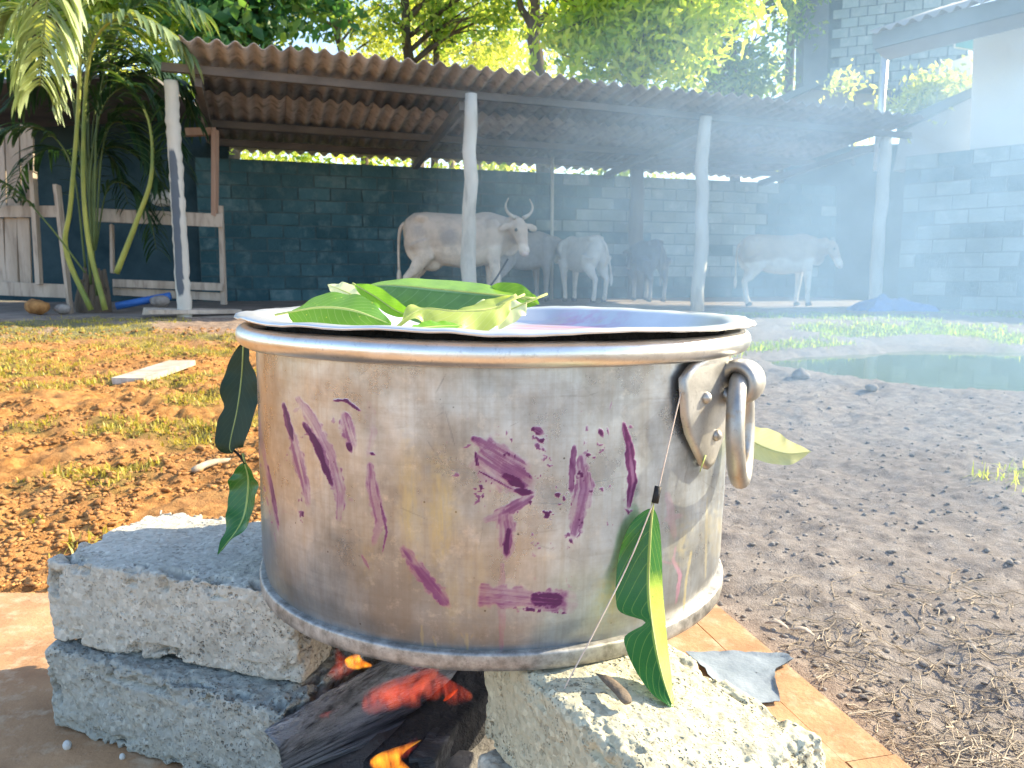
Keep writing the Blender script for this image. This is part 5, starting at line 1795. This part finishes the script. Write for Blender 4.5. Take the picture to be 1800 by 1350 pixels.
# ------------------------------------------------------------------ tray used as lid
def build_tray():
    NA = 400
    prof = [(.0, -.0290), (.12, -.0285), (.22, -.0285), (.268, -.0275), (.279, -.022), (.290, -.004), (.296, -.0005), (.306, .0008), (.318, .001), (.3245, .0), (.3255, -.0018), (.3235, -.0032), (.306, -.0026), (.296, -.0045), (.2925, -.008), (.2825, -.0265), (.270, -.0318), (.22, -.0325), (.12, -.0325), (.0, -.0325)]
    ang = np.linspace(0, 2 * math.pi, NA, endpoint=False)
    vs = []
    for r, z in prof:
        wv = (fbm(np.stack([np.cos(ang) * 2.6, np.sin(ang) * 2.6, ang * 0 + 4], -1), 3, 81) - .5)
        wv2 = (fbm(np.stack([np.cos(ang) * 9, np.sin(ang) * 9, ang * 0 + 1], -1), 2, 83) - .5)
        k = sstep(.27, .325, np.array(r))
        vs.append(np.stack([np.cos(ang) * (r + k * wv2 * .002), np.sin(ang) * (r + k * wv2 * .002), z + k * (wv * .008 + wv2 * .003)], -1))
    v = np.stack(vs, 1).reshape(-1, 3)
    me = np_mesh('serving_tray', v, grid_quads(NA, len(prof), True), None, True)
    m = NT('tray_surface')
    ob = m.coords('Object')
    n = m.noise(9, 5, .6, ob); f = m.noise(150, 4, .7, ob)
    col = m.ramp(n, [(.3, (.66, .66, .66)), (.7, (.80, .80, .80))])
    sp = m.new('ShaderNodeMapping'); m.put(sp.inputs['Location'], (-.09, -.20, 0)); m.put(sp.inputs['Scale'], (1.0, 1.0, 1.0)); m.L.new(ob, sp.inputs[0])
    se = m.new('ShaderNodeSeparateXYZ'); m.L.new(sp.outputs[0], se.inputs[0])
    rr = m.math('ADD', m.math('POWER', m.math('DIVIDE', se.outputs[0], .12), 2.0), m.math('POWER', m.math('DIVIDE', se.outputs[1], .075), 2.0))
    pk = m.math('MULTIPLY', m.ramp(rr, [(.0, 1.0), (1.0, 0.0)]), m.ramp(m.noise(26, 5, .65, m.coords('Object', (.4, 1.6, 1))), [(.42, 0.0), (.6, 1.0)]))
    col = m.mix(m.math('MULTIPLY', pk, .85), col, (.74, .16, .40))
    yl = m.math('MULTIPLY', m.ramp(rr, [(.1, 1.0), (1.8, 0.0)]), m.ramp(m.noise(17, 4, .6, m.coords('Object', (.4, 1.8, 1))), [(.52, 0.0), (.66, .7)]))
    col = m.mix(yl, col, (.80, .66, .22))
    me.materials.append(m.done(m.bsdf(col, m.ramp(n, [(.3, .30), (.7, .42)]), .66, m.bump(m.math('ADD', n, m.math('MULTIPLY', f, .3)), .12, .003))))
    me.materials.append(M['charcoal_and_shade'])  # near-black underside stands in for the shade below the tray
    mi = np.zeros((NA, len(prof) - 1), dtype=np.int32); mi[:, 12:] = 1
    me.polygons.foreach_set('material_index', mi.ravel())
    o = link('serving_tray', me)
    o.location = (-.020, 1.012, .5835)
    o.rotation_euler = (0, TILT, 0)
    return tag(o, 'shallow aluminium tray with wavy flange laid as a lid on the pot', 'tray')


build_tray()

# ------------------------------------------------------------------ mango leaves
def leaf_width(u, notch=None, blunt=1.0):
    w = np.power(np.sin(math.pi * np.clip(u, 0, 1) ** .86), .72) * (1 - .12 * u)
    w = np.where(u > .9, w * (1 - (u - .9) * 4), w)
    return np.clip(w, .015, None)


def mango_leaf(label, pts, width, lat, mat, fold=.25, fold_r=None, curl=.0, wave=.004, stalk=.02, seed=0, left=1.0, right=1.0, notch=None, twist=0.0, nu=56, nv=17, bulge=0.0, cut=None, group=None, sat=.0):
    sp = spline(pts, nu)
    lat0 = Vector(lat).normalized()
    V_, UV = [], []
    for i in range(nu):
        u = i / (nu - 1)
        t = (sp[min(i + 1, nu - 1)] - sp[max(i - 1, 0)]).normalized()
        l = (lat0 - t * lat0.dot(t)).normalized()
        n = t.cross(l)
        if twist:
            a = twist * u
            l, n = l * math.cos(a) + n * math.sin(a), n * math.cos(a) - l * math.sin(a)
        w = float(leaf_width(np.array(u))) * width / 2
        if notch:
            for (un, sd, dep, wn) in notch:
                pass
        for j in range(nv):
            s = j / (nv - 1) * 2 - 1
            side = right if s > 0 else left
            ws = w * side
            if notch:
                for (un, sd, dep, wn) in notch:
                    if s * sd > 0: ws *= 1 - dep * math.exp(-((u - un) / wn) ** 2)
            x = s * ws
            z = abs(s) * ws * (fold_r if (fold_r is not None and s > 0) else fold) + curl * (s * s) * ws
            z += wave * abs(s) ** 1.5 * (math.sin(u * 17 + seed + (2.1 if s > 0 else 0)) + .6 * math.sin(u * 31 + seed * 2 + s))
            z += bulge * math.exp(-((u - .5) / .16) ** 2) * max(0, s)
            q = sp[i] + l * x + n * z
            V_.append(list(q)); UV.append((u, .5 + s * .5))
    c = sp[nu // 2]
    v = np.array(V_) - np.array(c)
    me = np_mesh('mango_leaf', v, grid_quads(nu, nv), mat, True, None, UV)
    o = link('mango_leaf', me); o.location = c
    b = MB()
    t0 = (sp[0] - sp[2]).normalized()
    rad = np.concatenate([np.full(3, .0016), np.linspace(.0013, .0003, nu - 4)])
    path = [sp[0] + t0 * stalk - c, sp[0] + t0 * stalk * .4 - c] + [sp[i] - c + Vector((0, 0, 0)) for i in range(0, nu - 3)]
    b.tube(path, list(rad[:len(path)]) + [.0003] * max(0, len(path) - len(rad)), 6)
    b.build('stalk', M['stem'], o, True)
    return tag(o, label, 'leaf', group)


GT = 'mango leaves on the tray'
mango_leaf('spotted mid-green leaf lying at the front left of the tray', [P(508, 549, .86), P(560, 540, .85), P(620, 545, .835), P(688, 570, .82)], .072, (.08, .80, .60), M['leaf_a'], -.20, None, .0, .0015, .018, 1, group=GT)
mango_leaf('longest leaf on the tray, dark green with its folded edge coloured as sunlit', [P(912, 522, .98), P(850, 516, .98), P(760, 507, 1.0), P(690, 501, 1.01), P(636, 503, 1.02)], .064, (.0, .22, .96), M['leaf_b'], .05, 1.7, .0, .002, .022, 4, left=1.6, right=.62, group=GT)
mango_leaf('curled yellow-green leaf twisted across the middle of the tray', [P(900, 527, .92), P(860, 543, .90), P(800, 546, .88), P(740, 543, .87), P(694, 574, .85)], .050, (.1, .55, .80), M['leaf_c'], .30, None, .2, .005, .02, 2, bulge=.040, twist=.5, group=GT)
mango_leaf('narrow bright green leaf pointing up-left in front of the longest leaf', [P(624, 501, .95), P(660, 522, .94), P(700, 548, .93), P(735, 556, .92)], .024, (.35, .45, .8), M['leaf_d'], .5, None, .0, .001, .004, 7, group=GT)
mango_leaf('small pale leaf tip behind the spotted leaf', [P(640, 528, 1.0), P(610, 514, 1.01), P(576, 500, 1.02)], .034, (.2, .5, .85), M['leaf_g'], .3, None, .0, .002, .006, 3, group=GT)
mango_leaf('flat green leaf at the very front of the tray, below the curled leaf', [P(722, 579, .755), P(765, 574, .765), P(812, 572, .78)], .026, (.0, .9, .35), M['leaf_d'], .05, None, .0, .0008, .004, 5, group=GT)
mango_leaf('pale leaf under the curled leaf at the right of the heap', [P(925, 532, .95), P(890, 546, .94), P(840, 552, .92), P(780, 560, .90)], .046, (.05, .75, .6), M['leaf_g'], .12, None, .0, .003, .03, 6, group=GT)
mango_leaf('green leaf under the heap, showing its tip right of the curled leaf', [P(790, 545, .99), P(850, 535, .99), P(905, 524, .99), P(948, 535, .98)], .055, (.0, .7, .7), M['leaf_a'], .2, None, .0, .002, .012, 8, group=GT)
b = MB(); b.tube(spline([P(850, 553, .905), P(872, 538, .91), P(908, 519, .915)], 8), [.0012, .0016, .0018, .002, .002, .002, .0022, .0024], 7)
tag(b.build('twig', M['stem'], None, True), 'pale green twig end sticking out of the leaf heap on the tray', 'twig')

GS = 'mango leaves strung on the pot'
mango_leaf('nearly black hanging leaf at the upper left side of the pot', [P(428, 604, 1.02), P(425, 660, 1.02), P(417, 720, 1.01), P(404, 782, 1.0), P(409, 797, 1.0)], .062, (.96, -.25, .0), M['leaf_f'], .15, None, .0, .002, .022, 2, left=.92, right=1.05, notch=[(.5, -1, .25, .07), (.12, 1, .4, .08)], group=GS)
mango_leaf('curved green leaf hanging lower left of the pot, tip toward the block', [P(430, 812, 1.0), P(437, 850, 1.0), P(426, 915, .985), P(383, 975, .96)], .060, (.85, -.5, .15), M['leaf_e'], .35, None, .0, .002, .012, 3, group=GS)
b = MB(); b.tube(spline([P(409, 790, 1.0), P(420, 800, 1.0), P(431, 815, 1.0)], 6), .0016, 6)
b.tube(spline([P(427, 590, 1.0), P(424, 580, 1.0), P(430, 570, .99)], 5), .0016, 6)
tag(b.build('tie', M['black'], None, True), 'dark tie joining the two leaves at the pot\'s left side', 'string')
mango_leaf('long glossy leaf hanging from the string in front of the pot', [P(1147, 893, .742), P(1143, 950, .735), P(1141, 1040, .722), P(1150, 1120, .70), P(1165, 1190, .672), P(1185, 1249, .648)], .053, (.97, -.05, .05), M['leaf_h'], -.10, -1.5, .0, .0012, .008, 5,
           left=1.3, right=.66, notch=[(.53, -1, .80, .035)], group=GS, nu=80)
mango_leaf('pale sunlit leaf sticking out right behind the handle ring', [P(1296, 752, 1.0), P(1330, 780, .98), P(1380, 797, .965), P(1426, 794, .95)], .050, (-.12, .45, .9), M['leaf_g'], .75, None, .0, .003, .01, 4, left=.9, right=.9, group=GS)

b = MB(); b.tube(spline([P(1197, 690, .775), P(1178, 770, .757), P(1157, 862, .745)], 14), .0007, 5)
b.tube(spline([P(1150, 880, .742), P(1105, 990, .725), P(1040, 1120, .70), P(990, 1215, .683), P(966, 1282, .672)], 24), .0007, 5)
st_o = tag(b.build('string', M['string'], None, True), 'thin pinkish string running from the lug past the leaf to the block', 'string')
b = MB(); b.tube([P(1157, 855, .744), P(1151, 884, .742)], [.0036, .0036], 9)
tag(b.build('black_bead', M['black'], None, True), 'small black clip at the head of the long hanging leaf', 'clip')
b = MB(); b.tube([P(1240, 800, .80), P(1230, 830, .795)], [.0012, .0004], 5)
tag(b.build('thorn', M['stem'], None, True), 'pale splinter under the tip of the lug', 'splinter')

# ------------------------------------------------------------------ firewood and fire
def log_hex(name, near, far_, mat, label, seed, n=60, rough=.006):
    """split timber: near and far are matching outlines (world points)"""
    m = len(near)
    pts = []
    seg = 9
    for i in range(n):
        t = i / (n - 1)
        ringp = []
        for k in range(m):
            a0, a1 = Vector(near[k]).lerp(Vector(far_[k]), t), Vector(near[(k + 1) % m]).lerp(Vector(far_[(k + 1) % m]), t)
            for j in range(seg): ringp.append(a0.lerp(a1, j / seg))
        pts.append(ringp)
    v = np.array([[list(p) for p in r] for r in pts])
    cen = v.mean(1, keepdims=True)
    L = np.linalg.norm(v[-1].mean(0) - v[0].mean(0))
    al = np.linspace(0, L, n)[:, None] * np.ones((1, m * seg))
    k = np.arange(m * seg)[None, :] * np.ones((n, 1))
    nz = fbm(np.stack([al * 9, k * .35, k * 0 + seed], -1).reshape(-1, 3), 4, seed).reshape(n, -1) - .5
    nz2 = fbm(np.stack([al * 60, k * .8, k * 0 + seed], -1).reshape(-1, 3), 3, seed + 4).reshape(n, -1) - .5
    v = cen + (v - cen) * (1 + nz * .30 + nz2 * .10)[..., None]
    c = v.reshape(-1, 3).mean(0)
    b = MB()
    M_ = m * seg
    f = [(i * M_ + q_, i * M_ + (q_ + 1) % M_, (i + 1) * M_ + (q_ + 1) % M_, (i + 1) * M_ + q_) for i in range(n - 1) for q_ in range(M_)]
    f += [tuple(range(M_))[::-1], tuple((n - 1) * M_ + q_ for q_ in range(M_))]
    b.add(v.reshape(-1, 3) - c, f)
    o = b.build(name, mat, None, True)
    o.location = c
    return tag(o, label, 'firewood', 'firewood under the pot')


def ext(a, b_, t): return a + (b_ - a) * t


def timber(nA, fA, z, extend=1.5):
    a, c = G(nA[0], nA[1], z), G(fA[0], fA[1], z)
    return a, ext(a, c, extend)


A0, A1 = timber((462, 1282), (660, 1170), .118)
B0, B1 = timber((490, 1312), (690, 1170), .098)
C0, C1 = timber((500, 1372), (830, 1236), .028, 1.2)
D0, D1 = A0 + Vector((.02, .06, -.09)), A1 + Vector((.03, .06, -.08))
log_hex('burning_log', [A0, B0, C0, D0], [A1, B1, C1, D1], M['ashwood'], 'broad ash-grey split log running from under the pot toward the front left', 3)
E = [P(560, 1400, .70), P(560, 1425, .70), P(700, 1425, .66), P(700, 1400, .66)]
p0, p1 = G(640, 1400, .02), G(830, 1262, .02)
sidew = Vector((.045, -.03, 0))
log_hex('burning_log', [p0 + Vector((0, 0, .045)), p0 + sidew + Vector((0, 0, .04)), p0 + sidew * 1.1, p0 + Vector((-.01, 0, 0))],
        [p1 + Vector((0, .03, .075)), p1 + sidew + Vector((0, .03, .06)), p1 + sidew * 1.1 + Vector((0, 0, -.01)), p1 + Vector((-.01, 0, -.01))], M['charcoal_and_shade'], 'black charred stick below the grey log beside the right blocks', 6)
p0, p1 = G(720, 1400, .02), G(800, 1300, .02)
sidew = Vector((.03, .005, 0))
log_hex('burning_log', [p0 + Vector((0, 0, .05)), p0 + sidew + Vector((0, 0, .045)), p0 + sidew, p0], [p1 + Vector((0, .02, .05)), p1 + sidew + Vector((0, .02, .05)), p1 + sidew, p1], M['char'], 'short charred stick end at the bottom edge between the blocks', 8)
p0, p1 = Vector((-.20, 1.06, .02)), Vector((.12, 1.12, .05))
sidew = Vector((0, .08, 0))
log_hex('burning_log', [p0 + Vector((0, 0, .08)), p0 + Vector((0, 0, .0)), p0 + sidew, p0 + sidew + Vector((0, 0, .07))], [p1 + Vector((0, 0, .08)), p1, p1 + sidew, p1 + sidew + Vector((0, 0, .07))], M['charcoal_and_shade'], 'black log lying across the back of the fire under the pot', 12)
b = MB()
n = 40
u_ = np.linspace(-1, 1, n); X, Y = np.meshgrid(u_, u_, indexing='ij'); x, y = X.ravel(), Y.ravel()
z = .035 * np.clip(1 - x * x - y * y, 0, 1) * (.3 + 1.2 * fbm(np.stack([x * 6, y * 6, x * 0], -1), 4, 2)) + .003
keepq = grid_quads(n, n)
me = np_mesh('ash', np.stack([-.09 + x * .26, .92 + y * .28, z], -1), keepq, M['ash'], True)
tag(link('ash', me), 'grey ash bed on the slab under the pot', None, None, 'stuff')
# pale ash flakes
for (px_, py_, s_, lab) in ((706, 1340, .018, 'larger whitish ash lump at the bottom edge beside the flame'), (735, 1322, .011, 'smaller pale ash lump right of the larger one')):
    b = MB(); b.ellipsoid((0, 0, 0), (s_ * 1.2, s_, s_ * .7), None, 12, 8)
    v = np.vstack(b.v); v *= 1 + (fbm(v * 80, 3, 3)[:, None] - .5) * .9; b.v = [v]
    o = b.build('ash_lump', M['sack'], None, True); o.location = G(px_, py_, .045)
    tag(o, lab, 'ash lump')


def flame(px, py, d, w, h, mat, label, lean=(0, 0), seed=0, thick=.5):
    """tongue of fire: a tapering wavy closed body"""
    base = P(px, py, d)
    b = MB()
    n = 18; m = 16
    vv = []
    for i in range(n):
        t = i / (n - 1)
        r = w / 2 * (math.sin(math.pi * (.12 + .88 * t) ** .62) ** .9 + .02) * (1 - .45 * t)
        cx = lean[0] * t * t + .18 * w * math.sin(t * 5 + seed); cz = h * t + lean[1] * t
        for k in range(m):
            a = 2 * math.pi * k / m
            rr = r * (1 + .25 * math.sin(3 * a + seed + 4 * t))
            vv.append((cx + rr * math.cos(a), rr * thick * math.sin(a), cz))
    ff = [(i * m + k, i * m + (k + 1) % m, (i + 1) * m + (k + 1) % m, (i + 1) * m + k) for i in range(n - 1) for k in range(m)]
    ff += [tuple(range(m))[::-1], tuple((n - 1) * m + k for k in range(m))]
    b.add(vv, ff)
    o = b.build('flame', mat, None, True)
    o.location = base
    return tag(o, label, 'flame', 'flames under the pot')


FL = 'red-orange flame tongue licking over the grey log under the pot, '
flame(652, 1250, .86, .050, .050, M['flame'], FL + 'lowest and furthest left', (.060, .0), 1, .5)
flame(690, 1236, .86, .046, .052, M['flame'], FL + 'second from the left', (.07, .0), 2, .5)
flame(724, 1240, .87, .050, .064, M['flame'], FL + 'the tallest, in the middle', (.03, .0), 4, .5)
flame(764, 1226, .88, .048, .050, M['flame'], FL + 'second from the right', (-.040, .0), 5, .5)
flame(794, 1236, .88, .036, .052, M['flame'], FL + 'narrow, furthest right', (-.02, .0), 7, .5)
flame(572, 1262, .855, .012, .014, M['flame'], 'tiny flame on the upper ridge of the grey log', (.022, .0), 3, .6)
flame(506, 1146, .96, .030, .032, M['flame'], 'small orange flame at the left between the pot and the top block', (.0, 0), 5, .6)
flame(594, 1192, .92, .030, .045, M['flame'], 'narrow red flame behind the grey log left of the yellow one', (.006, 0), 6, .6)
flame(626, 1172, .90, .030, .022, M['flame_y'], 'small bright yellow flame just under the pot\'s edge', (.012, 0), 8, .7)
flame(690, 1352, .66, .034, .030, M['flame_y'], 'yellow flame at the bottom edge below the grey log', (.022, 0), 9, .6)
flame(712, 1330, .675, .018, .022, M['flame'], 'orange flame tongue right of the yellow flame at the bottom', (.012, 0), 11, .6)
for (px_, py_, z_, lab) in ((792, 1222, .09, 'red ember near the right block'), (806, 1150, .1, 'glowing ember deep under the pot')):
    b = MB(); b.ellipsoid((0, 0, 0), (.012, .003, .002), None, 12, 7)
    v = np.vstack(b.v); v *= 1 + (fbm(v * 120, 3, 3)[:, None] - .5) * .9; b.v = [v]
    o = b.build('ember', M['ember'], None, True); o.location = G(px_, py_, z_); o.rotation_euler = (0, -.4, .6)
    tag(o, lab, 'ember', 'embers in the fire')

# ------------------------------------------------------------------ small things on the blocks and slab
b = MB(); c0, c1_ = G(1048, 1184, ZT + .008), G(1104, 1236, ZT + .008)
b.tube(spline([c0, c0.lerp(c1_, .35) + Vector((0, 0, .004)), c0.lerp(c1_, .8) + Vector((0, 0, .004)), c1_], 10), [.0008, .002, .004, .0055, .0062, .0065, .0066, .0064, .006, .004], 8, True, .5)
tag(b.build('dry_pod', M['litter_wood'], None, True), 'dry brown splinter of bark on the sunlit block beside the hanging leaf', 'bark')
# torn sheet on the slab
poly = [G(1205, 1150), G(1300, 1152), G(1388, 1158), G(1394, 1168), G(1364, 1180), G(1360, 1200), G(1372, 1238), G(1330, 1245), G(1260, 1210)]
ring_ = []
for i in range(len(poly)):
    for j in range(8): ring_.append(poly[i].lerp(poly[(i + 1) % len(poly)], j / 8))
ring_ = np.array([list(p) for p in ring_])
cx = ring_.mean(0)
nr_ = len(ring_)
lay = []
for r_ in np.linspace(0.02, 1, 14):
    q_ = cx + (ring_ - cx) * r_
    nzz = fbm(q_ * 26, 3, 3)
    q_[:, 2] = .003 + .006 * nzz * (.4 + .6 * r_) + .004 * sstep(.8, 1.0, np.array(r_)) * sstep(.45, .7, fbm(q_ * 16, 2, 8))
    q_[:, :2] += (fbm(q_ * 90, 2, 5)[:, None] - .5) * .010 * r_
    lay.append(q_)
tv = np.stack(lay, 1).reshape(-1, 3)
lv = tv.copy(); lv[:, 2] -= .0012
gq = grid_quads(nr_, 14, True)
o = link('torn_sheet', np_mesh('torn_sheet', np.vstack([tv, lv]), np.vstack([gq, gq[:, ::-1] + len(tv)]), M['plastic'], True))
tag(o, 'torn grey plastic sheet on the slab behind the sunlit block', 'plastic sheet')
for (px_, py_, s_, z_, lab) in ((118, 1310, .006, .005, 'white pebble on the slab at the foot of the left blocks'), (215, 1330, .004, .003, 'tiny pale crumb on the slab by the left blocks')):
    b = MB(); b.ellipsoid((0, 0, 0), (s_, s_ * .8, s_ * 1.2), None, 10, 7)
    o = b.build('pebble', M['sack'], None, True); o.location = G(px_, py_, z_)
    tag(o, lab, 'pebble')
for (px_, py_) in ((1344, 1100), (1388, 1112)):
    p = ground_at(px_, py_)
    b = MB(); b.tube(spline([p + Vector((0, 0, .006)), p + Vector((.02, -.012, .014)), p + Vector((.035, -.03, .008))], 6), [.002, .006, .007, .006, .004, .002], 7, True, .4)
    tag(b.build('wood_chip', M['wood'], None, True), 'small curled wood chip at the slab\'s right edge, ' + ('nearer the pot' if px_ < 1360 else 'further from the pot'), 'wood chip')

# ------------------------------------------------------------------ smoke drifting off the fire to the right
def build_smoke():
    m = NT('wood_smoke')
    ob = m.coords('Object')
    sx = m.new('ShaderNodeSeparateXYZ'); m.L.new(ob, sx.inputs[0])
    X, Y, Z = sx.outputs
    dx, dy = .62, .785
    q = m.math('ADD', m.math('MULTIPLY', m.math('SUBTRACT', X, .50), dx), m.math('MULTIPLY', m.math('SUBTRACT', Y, 1.25), dy))
    p = m.math('SUBTRACT', m.math('MULTIPLY', m.math('SUBTRACT', X, .50), dy), m.math('MULTIPLY', m.math('SUBTRACT', Y, 1.25), dx))
    sg = m.math('ADD', .26, m.math('MULTIPLY', m.math('MAXIMUM', q, 0.0), .50))
    e = m.math('DIVIDE', p, sg)
    g = m.math('POWER', 2.718, m.math('MULTIPLY', m.math('MULTIPLY', e, e), -.5))
    fq = m.ramp(m.math('DIVIDE', q, 10.0), [(.0, 0.0), (.05, .9), (.20, 1.15), (.75, .8), (1.0, 0.0)])
    zt = m.math('DIVIDE', Z, m.math('ADD', 1.1, m.math('MULTIPLY', m.math('MAXIMUM', q, 0.0), .42)))
    fz = m.ramp(zt, [(.0, 1.0), (.55, .9), (1.0, .0)])
    n1 = m.noise(1.15, 3, .6, ob, 1.2)
    n2 = m.noise(2.6, 3, .6, m.coords('Object', (1, 1, 1.6)), .8)
    nn = m.math('ADD', m.math('MULTIPLY', m.ramp(n1, [(.38, .0), (.62, 1.0)]), .9), m.math('MULTIPLY', m.ramp(n2, [(.40, 0.0), (.66, 1.0)]), .55))
    dens = m.math('MULTIPLY', m.math('MULTIPLY', m.math('MULTIPLY', g, fq), fz), m.math('MULTIPLY', nn, .135))
    pv = m.new('ShaderNodeVolumePrincipled')
    m.put(pv.inputs['Color'], (.48, .72, .98))
    m.put(pv.inputs['Anisotropy'], .0)
    m.L.new(dens, pv.inputs['Density'])
    mat = m.done(None, pv.outputs[0])
    b = MB(); b.box((4.0, 5.6, 2.5), (9.4, 9.4, 5.1))
    o = b.build('smoke', mat)
    tag(o, 'blue-white wood smoke drifting from the fire across the yard to the right', None, None, 'stuff')


build_smoke()
